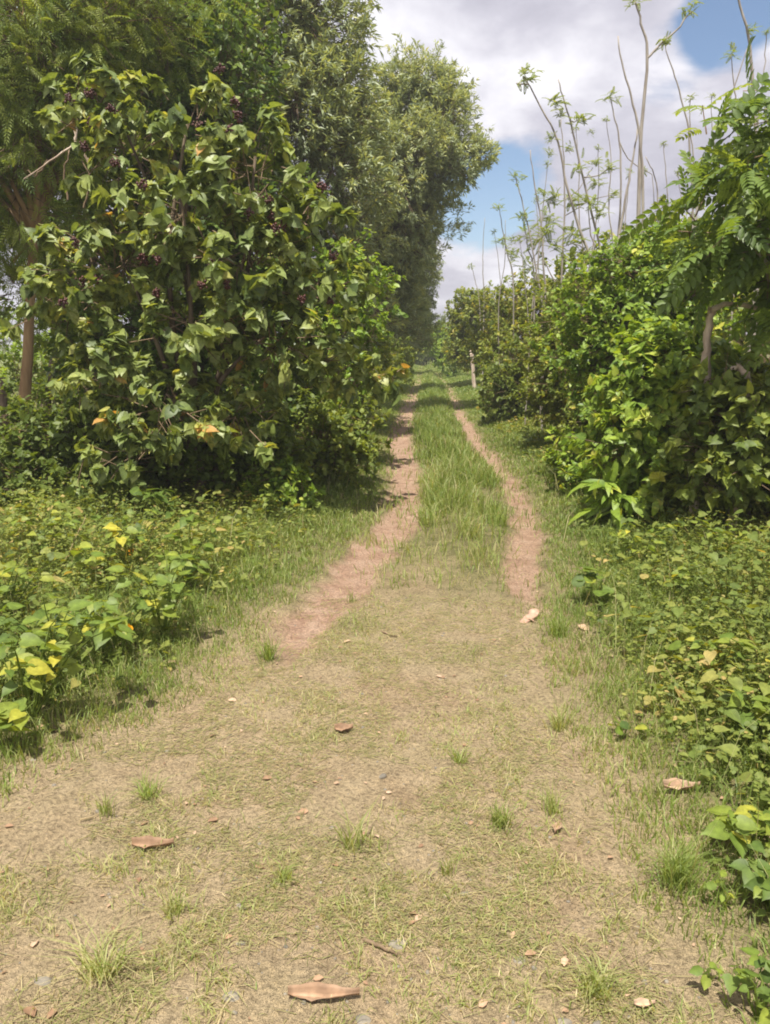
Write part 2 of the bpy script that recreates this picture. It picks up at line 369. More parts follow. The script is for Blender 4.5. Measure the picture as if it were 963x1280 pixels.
tag(mb.build('grass', M['grass']), 'green grass along the verges and between the wheel ruts', 'grass', kind='stuff')

mb = MB()
# short dry grass and straw lying on the trodden earth
n = 115000
y = 1.3*np.exp(RG.uniform(0, np.log(6.5/1.3), n)); x = RG.uniform(-1.9, 1.4, n)*np.minimum(1, .5+y*.25)
P_ = patch(x, y); R_ = ruts(x, y); od = outd(x, y); c1 = fbm(x*3.2, y*3.2, 41); c2 = fbm(x*11, y*11, 42, 2)
k = RG.uniform(0, 1, n) < .75*sst(.46, .68, c1*.6+c2*.4)*(1-.9*R_)*sst(.35, 0, od)*(.45+.55*sst(5, 3, y))
x, y = x[k], y[k]; n = len(x)
blades(mb, x, y, RG.uniform(.012, .055, n)*(.5+fbm(x*6, y*6, 44)), RG.uniform(.002, .0042, n), np.clip(RG.normal(.64, .2, n), 0, 1), RG.uniform(.4, 1.8, n))
n = 60000
y = 1.3*np.exp(RG.uniform(0, np.log(5/1.3), n)); x = RG.uniform(-1.9, 1.4, n)
c1 = fbm(x*4, y*4, 51); k = RG.uniform(0, 1, n) < sst(.42, .62, c1)*patch(x, y)
x, y = x[k], y[k]; n = len(x); a = RG.uniform(0, 2*pi, n); ln = RG.uniform(.015, .07, n)
p0 = np.stack([x, y, H(x, y)+.004], 1); dx = np.stack([np.cos(a)*ln, np.sin(a)*ln], 1)
p1 = np.stack([x+dx[:, 0], y+dx[:, 1], H(x+dx[:, 0], y+dx[:, 1])+.005+RG.uniform(0, .008, n)], 1)
segs(mb, p0, p1, .0012, .0007, RG.uniform(.55, 1, n).repeat(6))
tag(mb.build('dry_grass', M['grass']), 'short dry grass and straw over the trodden earth', 'dry grass', kind='stuff')
mb = MB()
n = 420; y = 1.4*np.exp(RG.uniform(0, np.log(4.5), n)); x = RG.uniform(-1.8, 1.5, n); a = RG.uniform(0, 2*pi, n)
scatter(mb, OVATE, np.stack([x, y, H(x, y)+.006], 1), np.stack([np.cos(a), np.sin(a), RG.uniform(-.1, .35, n)], 1), np.stack([RG.normal(0, .3, n), RG.normal(0, .3, n), 1+0*a], 1), RG.lognormal(-4.1, .5, n), RG.uniform(0, .9, n))
tag(mb.build('leaf_litter', M['dry']), 'small scraps of dead leaf scattered over the trodden earth', 'leaf litter', kind='stuff')

# ------------------------------------------------------------------ low broad-leaved ground cover
mb = MB()
n = 380000
y = 1.5*np.exp(RG.uniform(0, np.log(26/1.5), n)); x = RG.uniform(-1, 1, n)*np.minimum(1.6+y*.55, 8)+.2
od = outd(x, y); c1 = fbm(x*2.2, y*2.2, 61); c2 = fbm(x*7, y*7, 62, 2)
right = x > 0
dens = sst(.25, .8, od)*sst(.26, .5, c1*.6+c2*.4)*np.where(right, 1, .85)*np.clip(y/4, .4, 1)*sst(26, 12, y)
dens = np.where(~right & (y > 7.8), dens*.35, dens)
k = RG.uniform(0, 1, n) < dens
x, y, od, c1, right = x[k], y[k], od[k], c1[k], right[k]; n = len(x)
hc = (.07+.26*sst(.3, 1.5, od))*(.5+1.0*c1)*np.where(right, 1, .8)
z = H(x, y)+hc*RG.uniform(.15, 1.1, n)
p = np.stack([x, y, z], 1); ph = RG.uniform(0, 2*pi, n)
d = np.stack([np.cos(ph), np.sin(ph), RG.uniform(-.5, .5, n)], 1); nr = np.stack([RG.normal(0, .45, n), RG.normal(0, .45, n), np.ones(n)], 1)
sz = RG.lognormal(-3.95, .38, n)*np.maximum(1, (y/5)**.7)
tone = np.clip(.5+(fbm(x*1.1, y*1.1, 63)-.5)*.9+RG.normal(0, .17, n)+(RG.uniform(0, 1, n) < .06)*.4, 0, 1)
j = RG.uniform(0, 1, n) < .86
scatter(mb, OVATE, p[j], d[j], nr[j], sz[j]*1.15, tone[j]); scatter(mb, TRIFOL, p[~j], d[~j], nr[~j], sz[~j]*2.1, tone[~j])
k = RG.choice(np.flatnonzero(y < 9), 3200, replace=False); scatter(mb, HEART, p[k]+np.array([0, 0, .05]), d[k], nr[k], RG.uniform(.035, .085, 3200), np.clip(tone[k]+.1, 0, 1))
k = RG.choice(n, n//7, replace=False); g0 = p[k].copy(); g0[:, 2] = H(g0[:, 0], g0[:, 1]); g0[:, :2] += RG.normal(0, .04, (len(k), 2))
segs(mb, g0, p[k], .0022, .0014, .35)
k = RG.choice(n, n//9, replace=False); blades(mb, x[k], y[k], hc[k]*RG.uniform(.8, 1.7, len(k)), .004*np.maximum(1, y[k]/4), RG.uniform(.3, 1, len(k)), RG.uniform(.3, 1.2, len(k)))
tag(mb.build('ground_cover', M['cover']), 'low leafy weeds and creepers covering both verges', 'ground cover', kind='stuff')

# ------------------------------------------------------------------ foliage engine
def lobes_px(L):
    out = []
    for q in L:
        px, py, Y, r = q[:4]; sq = q[4] if len(q) > 4 else 1.0
        c = at(px, py, Y); R = r/FPX*np.linalg.norm(c-CAM)
        out.append((c, np.array([R, R*.9, R*sq])))
    return out
def leafcloud(mb, tw_mb, lobes, ncl, nleaf, tpl, size, twl=.12, spread=1.1, droop=.3, tone=.45, tv=.16, ctv=.14, rr0=.5, face=.5, twr=.0, inner=None, lump=.15, shoots=30, sl=.45):
    w = np.array([r[0]*r[2] for c, r in lobes]); li = RG.choice(len(lobes), ncl, p=w/w.sum())
    Cc = np.array([c for c, r in lobes])[li]; Rr = np.array([r for c, r in lobes])[li]
    u = nrm(RG.normal(0, 1, (ncl, 3)))
    ks = RG.normal(0, 3.2, (len(lobes), 4, 3)); phs = RG.uniform(0, 6.28, (len(lobes), 4))
    bump = 1+lump*np.sum(np.sin(np.einsum('nkj,nj->nk', ks[li], u)+phs[li]), 1)
    rr = (rr0**3+(1-rr0**3)*RG.uniform(0, 1, ncl))**(1/3)*bump
    p = Cc+Rr*u*rr[:, None]; ok = p[:, 2] > H(p[:, 0], p[:, 1])+.05
    p, u, Rr, Cc, li = p[ok], u[ok], Rr[ok], Cc[ok], li[ok]; m = len(p)
    out = nrm(u/Rr); tw = nrm(out*.8+np.array([0, 0, .45])+RG.normal(0, .35, (m, 3)))
    if tw_mb is not None and twr > 0:
        q = p-out*Rr*RG.uniform(.25, .6, (m, 1))+RG.normal(0, .05, (m, 3))
        segs(tw_mb, q, p+tw*twl, twr, twr*.5)
    N = m*nleaf; rp = lambda a: np.repeat(a, nleaf, 0)
    T, O = rp(tw), rp(out); t = RG.uniform(0, 1, (N, 1)); pos = rp(p)+T*twl*t+RG.normal(0, twl*.12, (N, 3))
    r = RG.normal(0, 1, (N, 3)); perp = nrm(r-np.sum(r*T, 1, keepdims=True)*T)
    al = spread*RG.uniform(.55, 1.25, (N, 1)); d = T*np.cos(al)+perp*np.sin(al); d[:, 2] -= droop*RG.uniform(.3, 1.3, N)
    nr = np.array([0, 0, 1.])*(1-face)+O*face+RG.normal(0, .38, (N, 3))*.9
    tn = np.clip(tone+rp(RG.normal(0, ctv, m))+RG.normal(0, tv, N), 0, 1)
    scatter(mb, tpl, pos, d, nr, size*RG.uniform(.6, 1.25, N), tn)
    if shoots and tw_mb is not None:                     # long loose shoots that break the outline
        cs = np.flatnonzero((out[:, 2] > -.25) & (RG.uniform(0, 1, m) < .9)); cs = RG.choice(cs, min(shoots, len(cs)), replace=False); k = len(cs)
        dd = nrm(out[cs]*.7+np.array([0, 0, .6])+RG.normal(0, .4, (k, 3))); ln = np.clip(Rr[cs, 0]*sl*2, .2, 1.0)*RG.uniform(.4, 1.1, k)
        tt = np.linspace(0, 1, 9); P = p[cs][:, None]+dd[:, None]*(ln[:, None]*tt)[..., None]; P[:, :, 2] -= ln[:, None]*.45*tt**2
        segs(tw_mb, P[:, :-1].reshape(-1, 3), P[:, 1:].reshape(-1, 3), max(twr, .003)*.7, max(twr, .003)*.55)
        nn = 5 if size < .2 else 1; Q = np.repeat(P[:, 1:].reshape(-1, 3), nn, 0); K = len(Q); D = np.repeat(dd, 8*nn, 0)*.5+RG.normal(0, .7, (K, 3)); D[:, 2] -= droop*.6
        scatter(mb, tpl, Q, D, np.array([0, 0, 1.])+RG.normal(0, .4, (K, 3)), size*RG.uniform(.55, 1.1, K), np.clip(tone+.08+RG.normal(0, tv, K), 0, 1))
    return p+tw*twl, out
def plant(name, label, cat, base, lobes, stem_mat, leaf_mat, group=None, trunk_r=.04, fork=.35, crown='foliage', stem='stem', limb='branch', **kw):
    """One tree or bush: stem, a branch per lobe and its leaves."""
    bx, by = base; b = np.array([bx, by, float(H(bx, by))-.03])
    root = thing(name, label, cat, b, group)
    cen = np.mean([c for c, r in lobes], 0); top = b+(cen-b)*fork
    top[:2] += RG.normal(0, .05, 2)
    t = MB(); tube(t, [b, b+(top-b)*.5+np.append(RG.normal(0, trunk_r*.8, 2), 0), top], trunk_r, trunk_r*.7, 8, 9, trunk_r*.06, knob=.06)
    lm = MB(); tm = MB()
    tips = leafcloud(lm, tm, lobes, **kw)
    st = t.build(stem, stem_mat, root, True)
    big = sorted(lobes, key=lambda l: -l[1][0])[:9]
    for c, r in big:
        m = MB(); e = c+np.array([0, 0, r[2]*.35]); q = top+(e-top)*.5+RG.normal(0, .08, 3)*np.linalg.norm(e-top)*.6
        tube(m, [top-np.array([0, 0, trunk_r]), q, e], trunk_r*.6, trunk_r*.18, 6, 9, trunk_r*.12)
        m.build(limb, stem_mat, root, True)
    if tm.n: tm.build('twig', M['twig'], st)
    f = lm.build(crown, leaf_mat, root)
    return root, f, tips

# ------------------------------------------------------------------ left: glossy heart-leaved shrub with dark berries
LB = lobes_px([(120, 135, 7.4, 50), (235, 165, 7.3, 66), (160, 190, 7.4, 70), (320, 215, 7.2, 72), (385, 275, 7.3, 58), (230, 270, 7.1, 80), (310, 320, 7.2, 75),
               (150, 330, 7.2, 75), (395, 370, 7.4, 62), (250, 410, 7.0, 80), (340, 430, 7.2, 70), (130, 470, 7.1, 62), (210, 510, 6.9, 70), (300, 520, 7.0, 62),
               (160, 570, 6.8, 50), (400, 450, 7.5, 50), (445, 470, 8.0, 42, .7), (480, 470, 8.2, 22, .8), (90, 380, 7.5, 60)])
LB = [(c, r*np.array([1.0, 1.0, .66])) for c, r in LB]        # flattened tiers of foliage with dark gaps between
shrub, fol, (tips, outs) = plant('berry_shrub', 'big shrub with glossy drooping heart leaves and dark red berry clusters', 'shrub', G(235, 640), LB, M['bark'], M['heart'],
    trunk_r=.06, fork=.3, ncl=640, nleaf=17, tpl=HEART, size=.108, twl=.12, spread=1.3, droop=.75, tone=.46, tv=.15, ctv=.15, rr0=.55, shoots=16, sl=.2, face=.45, twr=.006)
cand = [i for i in range(len(tips)) if outs[i][1] < -.25 and tips[i][2] > 2.0 and tips[i][0] > -3.1]
for i in cand[:34]:
    b = MB(); nb = 26
    u = nrm(RG.normal(0, 1, (nb, 3))); c = tips[i]+outs[i]*.09+np.array([0, -.04, 0])
    for q in u:
        ctr = c+q*RG.uniform(.01, .05); r = RG.uniform(.011, .017)
        V = np.array([(1, 0, 0), (-1, 0, 0), (0, 1, 0), (0, -1, 0), (0, 0, 1), (0, 0, -1)])*r+ctr
        b.add(V, np.array([(0, 2, 4), (2, 1, 4), (1, 3, 4), (3, 0, 4), (2, 0, 5), (1, 2, 5), (3, 1, 5), (0, 3, 5)]), RG.uniform(0, 1))
    b.build('berry_cluster', M['berry'], shrub, True)

AK = dict(shoots=40, sl=.2, nleaf=16, tpl=LANCE, size=.135, twl=.2, spread=.8, droop=.35, rr0=.45, face=.35, twr=.005)
def tree(name, label, base, L, mat, bark, ncl, group=None, tr=.12, fork=.45, **kw):
    return plant(name, label, 'tree', base, lobes_px(L), bark, mat, group, tr, fork, 'crown', 'trunk', ncl=ncl, **kw)
TG = 'trees along the track edge'
tree('acacia_tree', 'tall acacia with dense narrow grey-green leaves directly behind the berry shrub', (-2.2, 14.0),
     [(330, -30, 14, 100), (390, 40, 14, 75), (300, 80, 13.5, 85), (415, 120, 13.6, 55), (370, 160, 13.2, 75), (420, 220, 13.5, 62), (440, 180, 14, 50), (300, 190, 14, 80),
      (430, 300, 14, 55), (380, 330, 14.5, 70), (440, 390, 14.5, 45), (250, -20, 14.5, 90), (230, 60, 14.5, 80)],
     M['acacia'], M['bark'], 4600, TG, .13, **AK, tone=.6, tv=.18, ctv=.15)
tree('acacia_tree', 'rounded acacia crown leaning out over the track against the cloudy sky', (-2.0, 20.5),
     [(525, 112, 20, 40), (552, 140, 20, 36), (492, 150, 20, 50), (540, 190, 19.5, 50), (490, 210, 19, 60), (580, 205, 19.5, 30, .7), (603, 192, 19.5, 14, .9), (500, 280, 20, 55), (525, 250, 20, 32),
      (470, 330, 20.5, 55), (515, 330, 21, 30), (480, 400, 21, 45), (510, 385, 22, 22)],
     M['acacia'], M['bark'], 5200, TG, .16, **AK, tone=.62, tv=.17, ctv=.16)
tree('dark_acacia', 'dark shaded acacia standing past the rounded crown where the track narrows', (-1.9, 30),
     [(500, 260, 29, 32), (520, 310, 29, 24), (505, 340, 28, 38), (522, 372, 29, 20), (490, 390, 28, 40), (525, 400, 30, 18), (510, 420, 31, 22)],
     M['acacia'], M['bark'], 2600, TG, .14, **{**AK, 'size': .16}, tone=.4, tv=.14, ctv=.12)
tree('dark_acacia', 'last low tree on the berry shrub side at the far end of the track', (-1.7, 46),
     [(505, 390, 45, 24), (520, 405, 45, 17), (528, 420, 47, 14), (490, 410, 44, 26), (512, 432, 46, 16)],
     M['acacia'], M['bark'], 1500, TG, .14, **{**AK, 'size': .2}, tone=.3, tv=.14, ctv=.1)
# feathery tree at the photograph's upper corner
FK = dict(nleaf=5, tpl=FEATHER, size=.28, shoots=10, twl=.25, spread=1.0, droop=.45, rr0=.4, face=.4, twr=.006)
b0 = at(24, 560, 9.0)
tree('feathery_tree', 'feathery pinnate-leaved tree with sunlit tan trunk beside the berry shrub', (b0[0], 9.0),
     [(30, 30, 8.6, 75), (90, 20, 9, 60), (20, 130, 8.8, 70), (85, 110, 9.2, 55), (10, 230, 9, 60), (60, 210, 9.6, 45), (-60, 100, 9, 90), (140, 30, 9.6, 60), (190, 20, 10, 55), (-70, 240, 9, 80), (20, 350, 10, 55)],
     M['feather'], M['bark_tan'], 1500, 'trees behind the berry shrub', .075, .7, **FK, tone=.78, tv=.2, ctv=.18)
for lab, base, L, ncl, tn in (
    ('dark broad tree deep behind the feathery tree trunk', (-6.6, 13.0), [(60, 60, 13, 110), (150, 100, 13, 100), (0, 200, 13, 110), (110, 230, 13, 100), (200, 200, 12.5, 90), (160, 330, 12.5, 90), (60, 350, 13, 60), (250, 320, 12.5, 80)], 2600, .3),
    ('shady tree filling the gap between berry shrub and tall acacia', (-3.6, 11.2), [(230, 20, 11.5, 80), (180, 90, 11, 80), (260, 130, 11, 80), (320, 260, 10.8, 75), (280, 380, 10.5, 80), (380, 400, 11, 60), (200, 420, 10.5, 80), (340, 480, 10.2, 60), (140, 450, 11, 60)], 2600, .35)):
    tree('shade_tree', lab, base, L, M['feather'], M['bark'], ncl, 'trees behind the berry shrub', .1, .4, nleaf=14, tpl=OVATE, size=.1, twl=.22, spread=1.0, droop=.3, rr0=.35, face=.4, twr=.006, tone=tn, tv=.16, ctv=.12)

# understorey
def bush(label, base, L, mat, ncl, group=None, name='bush', cat='bush', tr=.025, **kw):
    d = dict(nleaf=12, tpl=OVATE, size=.075, twl=.14, spread=1.0, droop=.3, rr0=.45, face=.45, twr=.004, tone=.45, tv=.17, ctv=.17, lump=.21); d.update(kw)
    return plant(name, label, cat, base, lobes_px(L), M['twig'], mat, group, tr, .35, ncl=ncl, **d)
UG = 'bushes under the trees'
bush('undergrowth below the berry shrub with its shade put into near-black leaf colour', (-2.9, 7.6), [(150, 600, 7.6, 50), (220, 590, 7.6, 55), (290, 590, 7.6, 50), (340, 570, 7.9, 45), (110, 560, 7.8, 50), (260, 540, 7.8, 60), (180, 530, 7.9, 55)], M['bush'], 900, UG, tone=.05, ctv=.08, size=.085)  # very low leaf tone paints the shade below the shrub
bush('yellow-green thin-leaved bush growing out beneath the tall acacia', (-2.0, 10.6), [(440, 350, 10.5, 35), (455, 385, 10.5, 30), (400, 360, 10.6, 45), (420, 430, 10.4, 45), (380, 470, 10, 45), (430, 480, 10.2, 35)], M['vine'], 420, UG, size=.085)
bush('small bush with shade painted into its leaves at the foot of the berry shrub', (-1.55, 8.9), [(400, 560, 8.9, 48), (430, 575, 8.9, 35), (370, 590, 8.6, 40), (440, 535, 9.2, 30)], M['bush'], 420, UG, tone=.3)  # lowered leaf tone stands for the shade at the shrub's foot
bush('low thicket with overhead shade put into its leaf colour under the tan trunk of the feathery tree', (-5.0, 8.0), [(40, 560, 8, 70), (100, 600, 7.8, 60), (-20, 600, 7.6, 70), (180, 610, 7.6, 50), (30, 620, 7.4, 50), (120, 545, 8.2, 60)], M['bush'], 900, UG, tone=.02, ctv=.08)  # shade from the trees overhead is painted in by the leaf tone
bush('leafy sprig with bright small leaves between berry shrub and rut', (-1.65, 7.6), [(345, 605, 7.5, 28), (370, 620, 7.4, 18), (330, 640, 7.3, 22)], M['vine'], 110, UG, size=.075)
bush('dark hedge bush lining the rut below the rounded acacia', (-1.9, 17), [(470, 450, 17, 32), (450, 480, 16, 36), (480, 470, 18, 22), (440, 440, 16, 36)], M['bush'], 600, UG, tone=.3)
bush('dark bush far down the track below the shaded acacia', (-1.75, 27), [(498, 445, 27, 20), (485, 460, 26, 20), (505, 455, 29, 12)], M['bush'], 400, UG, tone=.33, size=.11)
# field-edge growth under the trees, then a backing bush added to darken the gap
bush('sunlit field-edge bush glimpsed behind the dark thicket', (-8.5, 16), [(20, 470, 16, 50), (-40, 440, 16, 60), (70, 450, 17, 40)], M['vine'], 420, UG, size=.1)
bush('backing bush added to darken the view between the trunks', (-5.2, 13.0), [(110, 470, 13, 60), (180, 500, 12.5, 60), (250, 500, 12, 55), (300, 520, 11.6, 50), (350, 530, 11.6, 40), (90, 520, 13, 50)], M['bush'], 900, UG, tone=.25, size=.1)

# ------------------------------------------------------------------ right hedge
HG = 'bushes of the hedge beside the right rut'
bush('bright vine-smothered bush bulging over the verge', (2.75, 7.4), [(835, 470, 7.3, 48), (800, 500, 7.3, 48), (860, 520, 7.2, 55), (810, 560, 7.2, 55), (870, 460, 7.4, 38), (840, 610, 7.0, 48), (890, 490, 7.5, 45), (815, 440, 7.5, 26)],
     M['vine'], 1350, HG, size=.083, droop=.55, face=.6, nleaf=10, tone=.55, tpl=HEART)
bush('leafy bush under the pinnate tree with shade put into its dark leaf tone', (3.4, 6.9), [(905, 525, 6.25, 34), (950, 515, 6.2, 36), (885, 575, 6.3, 34), (940, 575, 6.15, 42), (884, 478, 6.3, 20), (975, 560, 6.2, 36), (930, 570, 6.8, 62), (980, 530, 6.9, 70), (900, 600, 6.7, 48), (960, 620, 6.6, 52), (1010, 600, 6.6, 60), (870, 620, 6.7, 36), (940, 510, 7.2, 45)],
     M['bush'], 1350, HG, size=.09, nleaf=10, tone=.3, tpl=HEART, droop=.5)  # lowered tone paints the overhanging tree's shade into the leaves
bush('tall creeper-covered mound behind the bright vine bush', (3.0, 9.4), [(800, 350, 9.2, 50), (760, 390, 9.3, 52), (840, 380, 9.2, 50), (790, 420, 9, 60), (745, 450, 9.2, 48), (835, 330, 9.4, 36), (860, 420, 9.2, 45), (760, 510, 9, 45), (860, 350, 9.5, 35)],
     M['vine'], 2000, HG, size=.07, droop=.5, face=.55, tone=.42, ctv=.18)
bush('small-leaved hedge bush left of the creeper mound', (2.6, 12.3), [(710, 400, 12.3, 42), (690, 440, 12.2, 42), (730, 440, 12, 45), (715, 490, 11.8, 45), (735, 380, 12.6, 35), (690, 500, 12, 34), (745, 520, 11.5, 38)],
     M['bush'], 1300, HG, size=.07, tone=.5, ctv=.18)
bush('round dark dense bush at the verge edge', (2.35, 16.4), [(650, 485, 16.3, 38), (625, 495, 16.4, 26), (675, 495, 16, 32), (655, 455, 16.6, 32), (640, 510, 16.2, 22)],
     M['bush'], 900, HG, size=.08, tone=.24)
bush('pale green loose bush rising behind the round dark bush', (3.0, 20), [(640, 410, 20, 35), (615, 430, 21, 30), (670, 400, 19, 36), (665, 430, 18.5, 38), (635, 450, 19.5, 32), (690, 370, 19, 26), (650, 375, 20, 26)],
     M['bush'], 1400, HG, size=.09, tone=.55, ctv=.18)
tree('hedge_tree', 'slim leafy tree with flat top at the far end of the hedge', (2.9, 31), [(590, 385, 31, 24, .8), (582, 408, 32, 20), (605, 400, 30, 22), (588, 430, 31, 24), (575, 438, 33, 16), (600, 440, 30, 22), (612, 380, 30, 14)],
     M['bush'], M['bark_grey'], 1500, None, .07, shoots=10, sl=.25, nleaf=14, tpl=OVATE, size=.12, twl=.2, spread=1.0, droop=.3, rr0=.45, face=.4, twr=.005, tone=.5, tv=.16, ctv=.15)
bush('low bright bush at the bend past the slim hedge tree', (2.4, 42), [(560, 425, 42, 18), (548, 432, 44, 14), (570, 445, 40, 16), (556, 448, 42, 10)], M['vine'], 700, HG, size=.14, tone=.45)
bush('distant bush closing the end of the track', (1.0, 66), [(535, 428, 66, 16), (552, 424, 68, 17), (520, 430, 64, 16), (540, 443, 64, 13), (512, 436, 66, 16), (526, 446, 63, 12), (554, 446, 64, 12)], M['bush'], 1500, None, size=.2, tone=.4)
bush('bright little bush in front of the small-leaved hedge bush', (2.35, 9.0), [(735, 575, 8.8, 34), (755, 600, 8.5, 30), (720, 595, 8.8, 24), (760, 560, 8.8, 28)], M['vine'], 360, HG, size=.075, tone=.5)
bush('rear thicket behind the bare saplings', (7.5, 18), [(760, 370, 17, 60), (830, 350, 16, 70), (900, 370, 15, 80), (960, 340, 14, 90), (720, 400, 19, 50), (880, 430, 13, 80), (960, 450, 12, 90)], M['bush'], 2200, HG, size=.12, tone=.45)
# plant with long leaves at the verge
bush('low plant with long pointed leaves below the bright vine bush', (2.2, 7.1), [(775, 625, 7.1, 28, .7), (800, 640, 7.0, 22, .6)], M['vine'], 16, None, name='long_leaf_plant', cat='plant', tpl=LONG, size=.3, nleaf=6, tone=.5, droop=.35)
bush('reddish-stemmed young bush at the foot of the dark shaded bush', (2.9, 6.5), [(900, 660, 6.5, 26), (930, 650, 6.5, 30), (875, 665, 6.4, 20)], M['bush'], 120, None, size=.05, tone=.55)
# pinnate-leaved tree, upper right
tree('pinnate_tree', 'young tree with big arching pinnate leaves overhanging the dark bush', (4.3, 6.6),
     [(925, 215, 6.0, 28, .6), (968, 175, 6.2, 36, .7), (915, 290, 6.0, 32, .7), (955, 300, 6.1, 50), (1010, 230, 6.3, 70), (950, 325, 6.2, 38, .7), (1010, 350, 6.4, 60), (985, 120, 6.4, 30), (872, 265, 6.2, 20, .6), (890, 170, 6.2, 16, .5), (930, 240, 6.1, 30)],
     M['pinnate'], M['bark_grey'], 115, None, .05, .55, nleaf=4, tpl=FROND, size=.36, shoots=7, sl=.2, twl=.2, spread=1.05, droop=.4, rr0=.45, face=.25, twr=.007, tone=.45, tv=.15, ctv=.15)

# ------------------------------------------------------------------ bare pollarded saplings over the hedge
SG = 'bare thin saplings rising above the hedge'
def sapling(label, Y, pts, wpx, tufts=(), forks=()):
    P = [at(px, py, Y) for px, py in pts]              # listed tip first
    P = P[::-1]; low = P[0].copy(); low[2] = float(H(low[0], low[1]))-.05; low[0] += (P[0][0]-P[1][0])*.6
    root = thing('bare_sapling', label, 'sapling', low, SG)
    r = wpx/FPX*Y*.33
    m = MB(); tube(m, [low]+P, r*1.1, r*.38, 6, 22, .005, knob=.05); st = m.build('stem', M['bark_grey'], root, True)
    for fk in forks:
        m = MB(); tube(m, [at(a, b, Y) for a, b in fk], r*.5, r*.28, 5, 9, .008); m.build('branch', M['bark_grey'], st, True)
    for tx, ty, tr in tufts:
        c = at(tx, ty, Y); nf = int(RG.integers(22, 32)); m = MB()
        d = nrm(RG.normal(0, 1, (nf, 3))*np.array([1, 1, .5])+np.array([0, 0, .35])); s = tr/FPX*Y*RG.uniform(.3, .68, nf)
        scatter(m, FROND, np.repeat(c[None], nf, 0)+RG.normal(0, .2, (nf, 3))*tr/FPX*Y, d, np.tile([0, 0, 1.], (nf, 1))+RG.normal(0, .2, (nf, 3)), s, np.clip(RG.normal(.5, .2, nf), 0, 1))
        m.build('leaf_tuft', M['sap'], root)
sapling('tallest forked sapling with leaf tufts on both tips', 10, [(795, 2), (803, 35), (810, 68), (803, 150), (799, 230), (797, 310)], 8.5, [(795, 2, 14), (865, 10, 18), (831, 52, 12)], [[(810, 72), (818, 64), (832, 50), (850, 32), (863, 14)]])
sapling('dark leafless rod crossing just beside the tallest forked sapling', 9.6, [(772, 46), (780, 90), (793, 135), (801, 180), (803, 300)], 6)
sapling('leafless stem leaning into the tallest forked sapling', 10.4, [(798, 160), (790, 205), (781, 255), (770, 320), (762, 350)], 7)
sapling('slim sapling with one small tuft left of the dark rod', 10.8, [(764, 122), (768, 145), (775, 180), (776, 260), (770, 330)], 4.5, [(765, 121, 15)], [[(775, 178), (785, 198), (800, 210), (815, 218), (820, 260)]])
sapling('long curving sapling with wide tuft on its leaning tip', 12, [(655, 96), (680, 140), (698, 178), (708, 228), (724, 285), (745, 360)], 6, [(660, 96, 22), (690, 172, 12)], [[(660, 105), (650, 105), (645, 104)]])
sapling('sapling with several tufts spaced along a pointed stem', 12, [(698, 99), (705, 125), (716, 165), (733, 240), (753, 320), (765, 370)], 5.5, [(694, 130, 18), (725, 150, 18), (700, 146, 12), (712, 185, 11), (738, 166, 8), (722, 210, 18), (760, 212, 18)], [[(712, 150), (718, 152), (725, 150)], [(728, 222), (745, 220), (760, 213)]])
sapling('thin upright sapling with bushy tufts low on its stem', 13, [(701, 150), (705, 200), (706, 260), (703, 330)], 4, [(687, 190, 9), (742, 205, 12), (744, 230, 16), (768, 243, 14), (715, 250, 18)], [[(706, 250), (725, 235), (742, 208)], [(706, 270), (740, 250), (768, 243)]])
sapling('leafless thin sapling leaning away from the long curving one', 14, [(663, 188), (669, 235), (677, 280), (680, 340), (682, 380)], 4.5, [(676, 240, 10)])
sapling('sapling with fluffy tuft at the edge of the blue sky gap', 15, [(645, 222), (652, 250), (664, 300), (672, 350), (678, 385)], 4, [(646, 222, 15), (655, 272, 15), (690, 248, 20)], [[(668, 310), (680, 270), (690, 248)]])
sapling('short sapling with round tuft standing nearest the tall acacia crown', 18, [(624, 258), (628, 285), (635, 320), (642, 360)], 3, [(624, 259, 13), (627, 302, 14), (640, 312, 10)])
sapling('leafless pale whip over the slim hedge tree', 24, [(606, 272), (604, 310), (604, 345), (605, 380)], 2.2)
sapling('tiny slanting whip beside the leafless pale whip', 26, [(589, 330), (594, 350), (600, 385)], 2, [(589, 333, 7)])
sapling('thick sapling running out of the top of the view above the pinnate tree', 9, [(915, -60), (924, 0), (935, 45), (941, 100), (945, 170), (950, 300)], 7.5, [(940, 38, 12)])
sapling('leafless diagonal rod slanting across the thick sapling', 9.4, [(936, 55), (917, 110), (896, 165), (883, 200), (870, 270)], 4.5)
sapling('drooping-tip sapling between forked and thick saplings', 10.5, [(831, 55), (840, 85), (849, 112), (860, 158), (863, 200), (866, 300)], 4.5, [(835, 50, 10)])
sapling('straight sapling with round tuft level with the diagonal rod', 10.5, [(914, 68), (918, 110), (921, 150), (924, 260)], 4, [(916, 68, 13)])
sapling('short thin sapling with small tuft under the drooping tip', 11, [(863, 120), (862, 150), (867, 200), (870, 300)], 3.5, [(863, 122, 9), (877, 137, 6)])
sapling('arched leafless shoot low beside the forked sapling', 11, [(807, 196), (818, 220), (822, 245), (823, 290), (820, 340)], 4, [(806, 214, 8)])
sapling('pale fallen-looking rod leaning low over the loose bush', 14, [(677, 318), (690, 345), (703, 368), (716, 386)], 4.5)
sapling('leafy sapling half hidden behind the creeper mound', 12, [(735, 250), (738, 290), (745, 340)], 4, [(735, 255, 22), (715, 295, 24), (750, 265, 18), (700, 310, 24), (730, 320, 22), (680, 290, 20)], [[(740, 320), (720, 305), (700, 310)]])
sapling('leafy sapling rooted left of the leaning pale rod', 17, [(655, 275), (660, 310), (668, 350)], 3.5, [(657, 290, 18), (672, 300, 22), (690, 275, 22), (645, 320, 18), (663, 335, 24), (640, 300, 12)], [[(662, 330), (675, 310), (690, 278)]])

